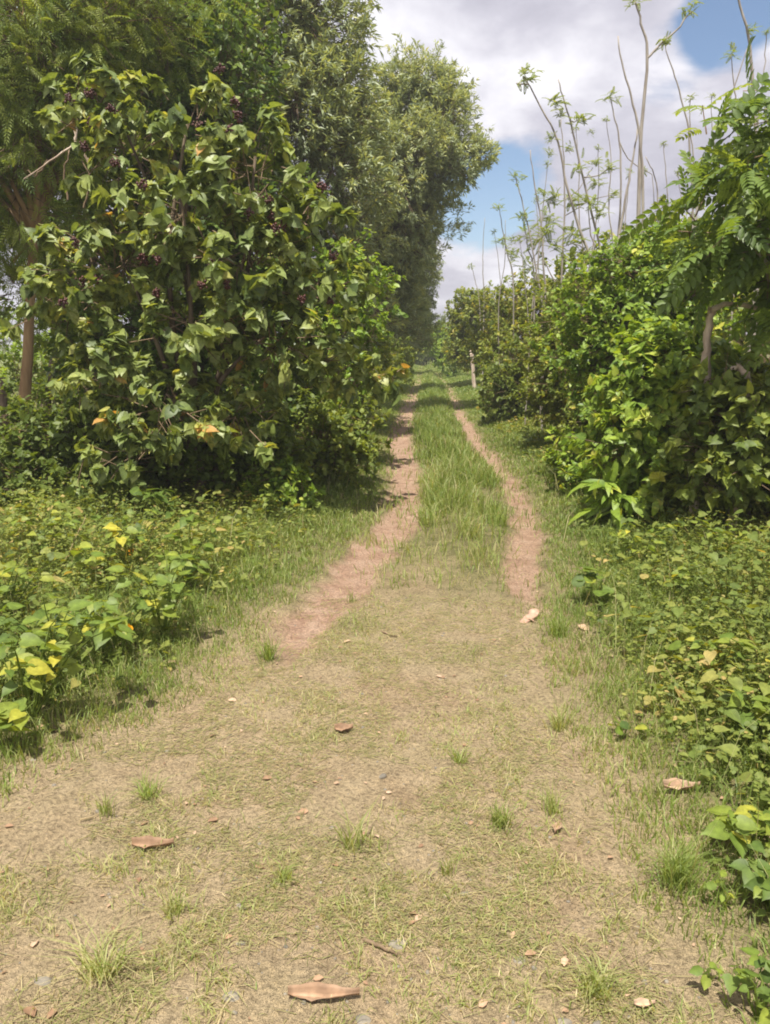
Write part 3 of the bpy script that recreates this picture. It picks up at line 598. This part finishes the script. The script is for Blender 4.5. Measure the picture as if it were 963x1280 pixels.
for px, py, dx, Y, w in ((618, 290, 8, 20, 2.2), (632, 275, -6, 18, 2.4), (650, 300, 7, 16, 2.4), (685, 205, -9, 15, 2.8), (720, 160, 10, 14, 3), (748, 185, -5, 13, 3), (758, 150, 6, 13, 3),
                         (787, 215, -8, 12, 3.2), (830, 180, 9, 12, 3.2), (848, 215, -7, 12, 3), (890, 120, 8, 11, 3.4), (905, 150, -9, 11, 3.4), (958, 40, -8, 10, 3.8), (670, 250, 12, 17, 2.4)):
    j = RG.normal(0, 4, 3)
    sapling('thin nearly leafless whip crowded among the bare saplings over the hedge', Y, [(px, py), (px+dx*.4+j[0], py+50), (px+dx+j[1], py+110), (px+dx*1.6+j[2], py+190)], w, [(px, py, 7)] if RG.uniform() < .75 else [])

# ------------------------------------------------------------------ dead wood and posts on the right
def deadwood(label, Y, pts, wpx, tip):
    P = [at(a, b, Y) for a, b in pts]; low = P[0].copy(); low[2] = float(H(low[0], low[1]))-.05
    root = thing('dead_stump', label, 'dead stump', low, 'dead stumps in the hedge'); r = wpx/FPX*Y*.5
    m = MB(); tube(m, [low]+P, r*1.2, r*.8, 9, 14, .01, knob=.14); m.build('trunk', M['deadwood'], root)
    for k in range(5):
        a = k*1.26; q = P[-1]+np.array([cos(a), sin(a), 0])*r*.6-np.array([0, 0, r])
        m = MB(); tube(m, [q, q+np.array([cos(a)*r*.4, sin(a)*r*.4, r*RG.uniform(1.5, 3.2)])], r*.42, r*.05, 5, 4, .004); m.build('splinter', M['deadwood'], root)
    for br in tip:
        m = MB(); tube(m, [at(a, b, Y-.05) for a, b in br], r*.7, r*.4, 7, 8, .012, knob=.12); m.build('branch', M['deadwood'], root)
deadwood('snapped pale dead trunk with a crooked limb inside the pinnate tree', 6.5, [(882, 480), (884, 430), (890, 388)], 10, [[(888, 388), (910, 380), (935, 384), (968, 392)]])
deadwood('short pale broken stump poking out above the dark bush', 6.3, [(932, 500), (930, 462)], 11, [[(930, 466), (920, 458), (914, 462)]])
def post(label, Y, p0, p1, wpx, mat):
    a, b = at(*p0, Y), at(*p1, Y); a[2] = min(a[2], float(H(a[0], a[1]))-.1); m = MB(); tube(m, [a, (a+b)/2+.01, b], wpx/FPX*Y*.5, wpx/FPX*Y*.42, 8, 8, .006, knob=.06)
    o = m.build('fence_post', mat, None, True, a); tag(o, label, 'fence post', 'old wooden fence posts')
post('leaning pale post in front of the slim hedge tree', 28, (594, 470), (589, 438), 5, M['deadwood'])
post('pale post half hidden behind the round dark bush', 22, (616, 480), (614, 442), 5, M['deadwood'])
post('dark weathered post beside the tan trunk of the feathery tree', 9.5, (4, 560), (2, 472), 12, M['bark'])
# tangle of bare twigs at the left
def snag(label, Y, polys, r):
    p = at(*polys[0][0], Y); root = thing('bare_branch', label, 'branch', p)
    for i, q in enumerate(polys):
        m = MB(); tube(m, [at(a, b, Y+.03*i) for a, b in q], r*(1 if i == 0 else .7), r*.35, 5, 12, .012); m.build('branch' if i == 0 else 'twig', M['deadwood' if i < 3 else 'twig'], root, True)
snag('bare pale forked branch hanging in front of the feathery tree', 7.9, [[(112, 205), (95, 180), (70, 198), (30, 222)], [(95, 180), (92, 160), (82, 130)], [(95, 182), (96, 160), (94, 145)], [(60, 200), (45, 220), (35, 212)], [(105, 260), (112, 230), (103, 195)], [(85, 250), (80, 215), (88, 190)]], .017)

# ------------------------------------------------------------------ broad-leaved weeds
WG = 'broad-leaved weeds on the verges'
def weed(label, px, py, hpx, nl, leaf, tone=.5, flower=None, wide=.8, tpl=HEART):
    leaf = leaf*.85; nl = int(nl*1.35)
    bx, by = G(px, py); b = np.array([bx, by, float(H(bx, by))-.01]); hh = hpx/FPX*math.hypot(bx, by)*1.05
    root = thing('broad_leaf_weed', label, 'weed', b, WG); sm = MB(); lm = MB()
    ns = max(2, nl//6); P = []
    for k in range(ns):
        a = RG.uniform(0, 2*pi); t = b+np.array([cos(a)*hh*wide*RG.uniform(.2, .9), sin(a)*hh*wide*RG.uniform(.2, .9), hh*RG.uniform(.6, 1.0)])
        Q = tube(sm, [b, b+(t-b)*.5+np.array([0, 0, hh*.15]), t], .0045, .0018, 4, 9, .004); P.append(Q)
    pos = []; dr = []
    for i in range(nl):
        Q = P[i % ns]; k = int(RG.integers(3, 9)); a = RG.uniform(0, 2*pi); d = np.array([cos(a), sin(a), RG.uniform(-.5, .35)])
        q = Q[k]+d*leaf*.45; segs(sm, Q[k][None], q[None], .0016, .0011); pos.append(q); dr.append(d)
    st = sm.build('stem', M['weed'], root)
    pos = np.array(pos); pos[:, 2] = np.maximum(pos[:, 2], b[2]+.04); dr = np.array(dr); n = np.tile([0, 0, 1.], (nl, 1))+RG.normal(0, .35, (nl, 3))+np.array([.1, -.25, 0])
    scatter(lm, tpl, pos, dr, n, leaf*RG.uniform(.55, 1.2, nl), np.clip(RG.normal(tone, .2, nl), 0, 1)); lm.build('foliage', M['weed'], root, True)
    if flower:
        c = at(flower[0], flower[1], by-.03); m = MB(); a = np.arange(5)/5*2*pi
        scatter(m, ROUND, np.repeat(c[None], 5, 0), np.stack([np.cos(a), -.5+0*a, np.sin(a)], 1), np.tile([0, -1., .5], (5, 1)), np.full(5, .032), RG.uniform(0, 1, 5)); m.build('flower', M['flower'], root)
weed('big yellow-green heart-leaved weed overhanging the dry grass edge', 40, 905, 150, 46, .10, .6)
weed('weed with broad leaves creeping to the lower edge of the thicket', 10, 950, 90, 22, .10, .62)
weed('dense dark weed with a bare stalk leaning through it', 75, 860, 130, 44, .085, .4)
weed('weed with orange flower at its rim', 150, 830, 90, 34, .10, .45, (161, 785))
weed('leafy weed standing out over the shadowed grass', 205, 805, 110, 44, .095, .55)
weed('taller weed with pale round leaves at the thicket corner', 235, 745, 90, 36, .11, .55, None, .7)
weed('weed with tiny orange bloom under the dark shrub line', 165, 720, 80, 32, .09, .5, (166, 690))
weed('yellowing round-leaved weed amid fine herbs', 125, 745, 80, 30, .1, .72)
weed('low yellow-green weed patch at the far left margin', 5, 800, 100, 36, .085, .65)
weed('sprawling weed in sunlight before the dark thicket', 60, 715, 70, 34, .08, .55)
weed('small weed at the shade line with pale top leaves', 30, 672, 40, 18, .1, .6)
weed('grey-leaved weed at the foot of the berry shrub', 215, 668, 55, 16, .12, .2)
weed('bright sprig-like weed near the small dark bush', 335, 660, 50, 24, .07, .6)
weed('weed with one dark round leaf facing the rut', 752, 760, 45, 12, .1, .35, None, .8, ROUND)
weed('yellow-green weed clump below the long-leaved plant', 800, 715, 60, 36, .075, .65)
weed('bright weed in front of the dark shaded bush', 900, 720, 60, 34, .08, .62)
weed('weed with pale cupped leaves high on the leafy verge', 840, 760, 50, 20, .085, .6)
weed('broad-leaved weed in the middle of the leafy verge', 895, 870, 70, 22, .09, .5)
weed('large-leaved weed above the curled dry leaf on the verge', 945, 930, 80, 26, .085, .5)
weed('weed with large lit leaf over dark stems', 925, 1070, 85, 20, .085, .6)
weed('dark low weed at the margin beneath the large lit leaf', 960, 1130, 70, 26, .06, .3)
weed('small weed on the trodden edge with two round leaves', 778, 920, 35, 6, .055, .45, None, .6, ROUND)
weed('three-leaved yellow seedling on bare soil', 882, 1228, 42, 5, .045, .55, None, .35, OVATE)
weed('upright yellow-green seedling in the verge grass', 908, 1135, 60, 6, .045, .55, None, .35, OVATE)
weed('weed cluster at the very bottom corner of the verge', 950, 1270, 80, 26, .05, .5)

# ------------------------------------------------------------------ individual grass tufts, dry leaves, sticks, stones
def tuft(label, px, py, hpx, nb, tone, bend):
    bx, by = G(px, py); z = float(H(bx, by)); m = MB(); h = hpx/FPX*math.hypot(bx, by)*1.1
    x = bx+RG.normal(0, h*.13, nb); y = by+RG.normal(0, h*.13, nb)
    blades(m, x, y, h*RG.uniform(.5, 1.15, nb), np.full(nb, .0036), np.clip(RG.normal(tone, .14, nb), 0, 1), np.clip(RG.normal(bend, .3, nb), .05, 1.5), np.full(nb, z-.004))
    tag(m.build('grass_tuft', M['grass'], None, False, (bx, by, z)), label, 'grass tuft', 'grass tufts on the trodden earth')
tuft('bright upright green tuft alone on bare soil', 626, 1028, 42, 110, .42, .5)
tuft('spreading dry tuft with splayed straw blades', 125, 1205, 75, 120, .62, 1.0)
tuft('thick bright grass clump at the green verge edge', 845, 1100, 75, 230, .36, .7)
tuft('olive splayed tuft near the lower verge', 745, 1235, 60, 120, .55, 1.0)
tuft('thin tall tuft beside a patch of bare pink soil', 132, 1010, 40, 40, .5, .5)
tuft('small green tuft with bent blades under a twig', 355, 1090, 40, 50, .5, .9)
tuft('sparse tuft of long arching blades', 440, 1050, 70, 50, .52, .7)
tuft('grass clump on the dirt where the ruts begin', 335, 820, 40, 130, .35, .8)
tuft('single sprout standing in the reddish rut', 440, 745, 22, 30, .5, .4)
tuft('wispy tuft in the middle of the bare earth', 560, 1085, 35, 40, .55, .5)
tuft('green tuft touching the pale bark piece', 700, 790, 40, 120, .35, .7)
tuft('tuft leaning over the dry soil at the verge line', 690, 1010, 45, 60, .5, .6)
tuft('grey-green tuft low on the trodden slope', 185, 985, 40, 70, .42, .9)
tuft('yellowish tuft spiking up by the reddish dry leaf', 215, 1130, 45, 70, .6, .8)
tuft('pale clump with straw at the verge bend', 700, 905, 40, 90, .6, .7)
tuft('low green tuft between two bare patches', 575, 950, 35, 60, .45, .9)

def dryleaf(label, px, py, wpx, ang, curl, tone, asp=.3, pitch=.2):
    bx, by = G(px, py); L = wpx/FPX*math.hypot(math.hypot(bx, by), CAM_H); nu, nv = 13, 7
    u, v = np.meshgrid(np.linspace(0, 1, nu), np.linspace(-1, 1, nv), indexing='ij')
    wd = asp*(.04+np.sin(pi*np.clip(u**.85, .01, .99))**1.35)*(1+.12*np.sin(u*31+ang*9)*v)*(1+.1*np.sin(u*23)*np.abs(v)); X = (u-.5)*L; Yv = v*wd*L
    Z = .9*curl*L*(np.abs(v)**1.3*.45+.12*np.sin(u*6+ang*5)*v+.3*(u-.5)**2*2+.05*np.sin(u*9+v*3)+.03*np.cos(u*17)*v)+.012-pitch*L*.075*v
    c, s = cos(ang), sin(ang); V = np.stack([bx+X*c-Yv*s, by+X*s+Yv*c, float(H(bx, by))+Z], -1).reshape(-1, 3)
    i = (np.arange(nu-1)[:, None]*nv+np.arange(nv-1)[None]).ravel(); F = np.concatenate([np.stack([i, i+nv, i+nv+1], 1), np.stack([i, i+nv+1, i+1], 1)])
    m = MB(); m.add(V, F, np.clip(tone+.25*np.sin(u*8+v*2).ravel()*.5, 0, 1), (np.abs(v) < .1).astype(float).ravel())
    o = m.build('dry_leaf', M['dry'], None, True, (bx, by, float(H(bx, by)))); tag(o, label, 'dry leaf', 'fallen dry leaves')
    md = o.modifiers.new('thick', 'SOLIDIFY'); md.thickness = .0015
dryleaf('large curled brown leaf lying nearest on the bare earth', 405, 1240, 76, .05, .22, .5, .095, -.5)
dryleaf('reddish brown dry leaf lying below the tall thin tuft', 191, 1050, 46, .1, .35, .35, .14, -.5)
dryleaf('small rust-coloured leaf in the middle of the track mouth', 430, 907, 22, .2, .5, .3, .35, -.6)
dryleaf('pale pinkish leaf on the green verge beside the weeds', 852, 990, 42, .05, .4, .75, .16, -.4)
dryleaf('thin standing dry leaf at the verge line', 697, 1032, 24, 1.2, .4, .7, .18, .5)
dryleaf('tiny leaf scrap low on the verge soil', 806, 1255, 22, .1, .4, .95, .2, -.4)
# pale bark piece at the right rut's mouth
def bark():
    bx, by = G(655, 772); z = float(H(bx, by)); root = thing('bark_piece', 'pale pinkish curled bark lying where the right rut meets the dirt', 'bark', (bx, by, z))
    for nm, (dx, dy, a, L, wd, tz) in zip(('strip', 'curl'), ((0, 0, .75, .24, .028, .014), (.06, .05, 1.1, .12, .03, .035))):
        nu, nv = 12, 9; u, v = np.meshgrid(np.linspace(-.5, .5, nu), np.linspace(-1, 1, nv), indexing='ij')
        X = u*L; Yv = np.sin(v*1.3)*wd*(1+.25*np.sin(u*7)); Z = tz+np.cos(v*1.3)*wd*.7-.02+.02*np.sin(u*5)
        V = np.stack([bx+dx+X*cos(a)-Yv*sin(a), by+dy+X*sin(a)+Yv*cos(a), z+Z], -1).reshape(-1, 3)
        i = (np.arange(nu-1)[:, None]*nv+np.arange(nv-1)[None]).ravel(); F = np.concatenate([np.stack([i, i+nv, i+nv+1], 1), np.stack([i, i+nv+1, i+1], 1)])
        m = MB(); m.add(V, F); o = m.build(nm, M['barkp'], root, True); md = o.modifiers.new('thick', 'SOLIDIFY'); md.thickness = .005
M['barkp'] = barkmat('pale_bark', (.36, .21, .15), (.55, .38, .28), 25, .8, 1)
bark()
def stick(label, pts, r, mat='deadwood', lift=.01, name='stick', cat='stick'):
    P = []
    for q in pts:
        x, y = G(q[0], q[1]); P.append((x, y, float(H(x, y))+lift+(q[2] if len(q) > 2 else 0)))
    P = np.array(P); m = MB(); tube(m, P, r, r*.5, 6, 10, r*.4, knob=.1)
    tag(m.build(name, M[mat], None, True, P[0]), label, cat, 'fallen sticks and stalks')
stick('weathered grey stick half bedded in the foreground soil', [(455, 1170), (478, 1180), (498, 1190)], .006, 'twig')
stick('pale twig lying in the grass between weeds and rut', [(303, 695), (318, 692), (334, 690)], .008, 'bark_grey')
stick('short dark twig across the mouth of the track', [(478, 785), (488, 789), (497, 791)], .006, 'twig')
stick('bare woody stem sticking out under the large lit leaf', [(920, 1050, .03), (940, 1058, .05), (963, 1075, .06)], .006, 'deadwood')
stick('thin straw stalk lying on pink soil by the thin tall tuft', [(100, 1022), (115, 1018), (125, 1012)], .003, 'straw')
def stalk(label, Y, p0, p1, r):
    a = at(*p0, Y); b = at(*p1, Y+.25); a[2] = float(H(a[0], a[1])); m = MB(); tube(m, [a, (a+b)/2+np.array([.02, 0, .03]), b], r, r*.4, 5, 9, .004)
    tag(m.build('dry_stalk', M['straw'], None, True, a), label, 'dry stalk', 'fallen sticks and stalks')
stalk('pale dry stalk leaning up through the weeds to the shade', 5.0, (70, 735), (108, 645), .004)
stalk('dry brown stalk slanting through the dense dark weed', 3.5, (5, 890), (85, 830), .005)
stalk('thin green stalk arching past the orange flower', 3.9, (60, 855), (112, 745), .0035)
stalk('tall dry seed stalk above the lower verge', 2.4, (858, 1130), (882, 1010), .0018)
stalk('fine pale stalk rising from the leafy verge', 3.3, (835, 950), (826, 820), .0018)

def rock(r, sx, sy, sz, seed):
    g = np.random.default_rng(seed); import bmesh
    bm = bmesh.new(); bmesh.ops.create_icosphere(bm, subdivisions=2, radius=1); k = g.normal(0, 1.8, (5, 3)); ph = g.uniform(0, 6, 5)
    V = np.array([v.co[:] for v in bm.verts]); F = np.array([[v.index for v in f.verts] for f in bm.faces]); bm.free()
    V = V*(1+.09*np.sin(V@k.T+ph).sum(1, keepdims=True)); return V*np.array([sx, sy, sz])*r, F
for i, (px, py, w, lab) in enumerate([(497, 1172, 30, 'blue-grey stone bedded beside the weathered stick'), (455, 1265, 30, 'pale flat stone at the bottom of the track'), (40, 950, 18, 'small grey stone near the weed edge'),
      (650, 1195, 24, 'bluish flat stone in the dry soil below the wispy tuft'), (505, 1012, 14, 'little bluish pebble amid dry grass'), (290, 1235, 34, 'dull grey stone sunk left of the curled brown leaf'),
      (55, 1212, 26, 'grey stone by the splayed straw tuft'), (638, 978, 16, 'grey pebble above the bright upright tuft'), (580, 1112, 18, 'dark clod near the wispy tuft'), (705, 1270, 26, 'half-buried stone under the olive splayed tuft'),
      (300, 1170, 18, 'small worn stone in mid foreground litter'), (60, 1270, 24, 'half-sunk slate stone at the near end of the dirt'), (675, 1160, 16, 'pebble sitting in the gap between two wispy tufts')]):
    bx, by = G(px, py); d = math.hypot(math.hypot(bx, by), CAM_H); V, F = rock(w/FPX*d*.36, 1, .7, .36, 100+i); m = MB(); z = float(H(bx, by))-.004; m.add(V+np.array([bx, by, z]), F)
    tag(m.build('stone', M['stone'], None, True, (bx, by, z)), lab, 'stone', 'stones bedded in the track')
mb = MB(); n = 1500; y = 1.4*np.exp(RG.uniform(0, np.log(5/1.4), n)); x = RG.uniform(-1.6, 1.3, n); k = RG.uniform(0, 1, n) < np.maximum(patch(x, y), ruts(x, y)); x, y = x[k], y[k]
for i in range(len(x)):
    if i % 40 == 0: V, F = rock(1, 1, .8, .6, i)
    a = RG.uniform(0, 6.28); s = RG.lognormal(-5.7, .5); W = V@np.array([[cos(a), sin(a), 0], [-sin(a), cos(a), 0], [0, 0, 1]])*s
    mb.add(W+np.array([x[i], y[i], float(H(x[i], y[i]))]), F)
tag(mb.build('gravel', M['stone'], None, True), 'fine gravel strewn over the bare soil', 'gravel', kind='stuff')

# ------------------------------------------------------------------ sky, sun, camera
SUN_EL = radians(70); SUN_AZ = math.atan2(-.08, -.4)           # azimuth from +Y towards +X
sdir = np.array([sin(SUN_AZ)*cos(SUN_EL), cos(SUN_AZ)*cos(SUN_EL), sin(SUN_EL)])
sl = bpy.data.lights.new('sun', 'SUN'); sl.energy = 4.8; sl.angle = radians(.6); sl.color = (1, .94, .83)
so = link(bpy.data.objects.new('sun', sl)); so.location = (5, -5, 12)
from mathutils import Vector
so.rotation_euler = Vector(sdir).to_track_quat('Z', 'Y').to_euler()

W = bpy.data.worlds.new('World'); C.world = W; W.use_nodes = True
t = W.node_tree; t.nodes.clear(); N = t.nodes.new; L = t.links.new
sky = N('ShaderNodeTexSky'); sky.sky_type = 'NISHITA'; sky.sun_disc = False; sky.sun_elevation = SUN_EL; sky.sun_rotation = SUN_AZ; sky.dust_density = .1; sky.ozone_density = 2.2
bg1 = N('ShaderNodeBackground'); bg1.inputs[1].default_value = .085; L(sky.outputs[0], bg1.inputs[0])
tc = N('ShaderNodeTexCoord'); sp = N('ShaderNodeSeparateXYZ'); L(tc.outputs['Generated'], sp.inputs[0])
def mth(op, a, b=None, c=None, clamp=False):
    n = N('ShaderNodeMath'); n.operation = op; n.use_clamp = clamp
    for i, v in enumerate((a, b, c)):
        if v is None: continue
        if hasattr(v, 'links'): L(v, n.inputs[i])
        else: n.inputs[i].default_value = v
    return n.outputs[0]
zz = mth('ADD', mth('MAXIMUM', sp.outputs[2], 0.0), .28)
cv = N('ShaderNodeCombineXYZ'); L(mth('DIVIDE', sp.outputs[0], zz), cv.inputs[0]); L(mth('DIVIDE', sp.outputs[1], zz), cv.inputs[1]); cv.inputs[2].default_value = 3.7
def wn(s, d, r=.58):
    n = N('ShaderNodeTexNoise'); n.inputs['Scale'].default_value = s; n.inputs['Detail'].default_value = d; n.inputs['Roughness'].default_value = r; n.inputs['Distortion'].default_value = .25
    L(cv.outputs[0], n.inputs['Vector']); return n.outputs[0]
n1 = wn(1.7, 9); n2 = wn(1.1, 6, .5); n3 = wn(4.5, 8)
def hole(px, py, r0, r1):                                        # direction of a gap of blue between the clouds
    v = nrm(ray(px, py)); d = N('ShaderNodeVectorMath'); d.operation = 'DOT_PRODUCT'; d.inputs[1].default_value = tuple(v); L(tc.outputs['Generated'], d.inputs[0])
    m = N('ShaderNodeMapRange'); m.interpolation_type = 'SMOOTHSTEP'; m.inputs[1].default_value = cos(r1); m.inputs[2].default_value = cos(r0); L(d.outputs['Value'], m.inputs[0]); return m.outputs[0]
g = mth('ADD', mth('ADD', hole(590, 250, 0, .085), mth('MULTIPLY', hole(645, 225, .01, .07), .6)), mth('ADD', hole(925, 8, 0, .075), mth('MULTIPLY', hole(840, 75, .0, .06), .4)))
den = mth('SUBTRACT', mth('ADD', mth('MULTIPLY', n1, .5), mth('MULTIPLY', n3, .5)), mth('MULTIPLY', g, .42))
cm = N('ShaderNodeMapRange'); cm.interpolation_type = 'SMOOTHSTEP'; cm.inputs[1].default_value = .16; cm.inputs[2].default_value = .37; L(den, cm.inputs[0])
up = N('ShaderNodeMapRange'); up.inputs[1].default_value = -.02; up.inputs[2].default_value = .03; L(sp.outputs[2], up.inputs[0])
cr = ramp(N, [(.36, .35, .42), (.53, .52, .59), (.88, .87, .91)], [.40, .50, .62]); L(mth('ADD', mth('MULTIPLY', n2, .65), mth('MULTIPLY', n3, .35)), cr.inputs[0])
bg2 = N('ShaderNodeBackground'); L(cr.outputs[0], bg2.inputs[0]); bg2.inputs[1].default_value = .8
mx = N('ShaderNodeMixShader'); L(mth('MULTIPLY', cm.outputs[0], up.outputs[0]), mx.inputs[0]); L(bg1.outputs[0], mx.inputs[1]); L(bg2.outputs[0], mx.inputs[2])
ow = N('ShaderNodeOutputWorld'); L(mx.outputs[0], ow.inputs[0])

# thin scattering volume added to imitate lens glare and lift the darks
hm, ht, N, L = nt('glare_scatter'); pv = N('ShaderNodeVolumePrincipled'); pv.inputs['Color'].default_value = (.93, .95, 1, 1); pv.inputs['Density'].default_value = .0022; pv.inputs['Anisotropy'].default_value = .3
o_ = N('ShaderNodeOutputMaterial'); L(pv.outputs[0], o_.inputs['Volume'])
hb = MB(); V = np.array([(i, j, k) for i in (-1400, 1400) for j in (-1400, 1400) for k in (-8, 16)], float)
hb.add(V, np.array([(0, 1, 3), (0, 3, 2), (4, 6, 7), (4, 7, 5), (0, 4, 5), (0, 5, 1), (2, 3, 7), (2, 7, 6), (0, 2, 6), (0, 6, 4), (1, 5, 7), (1, 7, 3)]))
tag(hb.build('glare_veil', hm), 'thin scattering veil added over the track to imitate lens glare', 'glare_veil', kind='stuff')
cy0 = bpy.context.scene.cycles; cy0.volume_bounces = 0
cd = bpy.data.cameras.new('camera'); co = link(bpy.data.objects.new('camera', cd)); co.location = (0, 0, CAM_H)
co.rotation_euler = (pi/2-PIT, 0, YAW); cd.sensor_fit = 'VERTICAL'; cd.sensor_height = 32; cd.lens = 32*FPX/1280; cd.clip_start = .05; cd.clip_end = 4000
C.camera = co
vs = C.view_settings; vs.view_transform = 'Standard'; vs.look = 'None'; vs.gamma = 1; vs.exposure = .72; vs.use_curve_mapping = False
C.render.engine = 'CYCLES'; cy = C.cycles
cy.max_bounces = 7; cy.diffuse_bounces = 4; cy.glossy_bounces = 2; cy.transmission_bounces = 4; cy.transparent_max_bounces = 4
cy.use_denoising = True; cy.filter_width = 1.9; cy.sample_clamp_indirect = 6
C.render.use_persistent_data = False
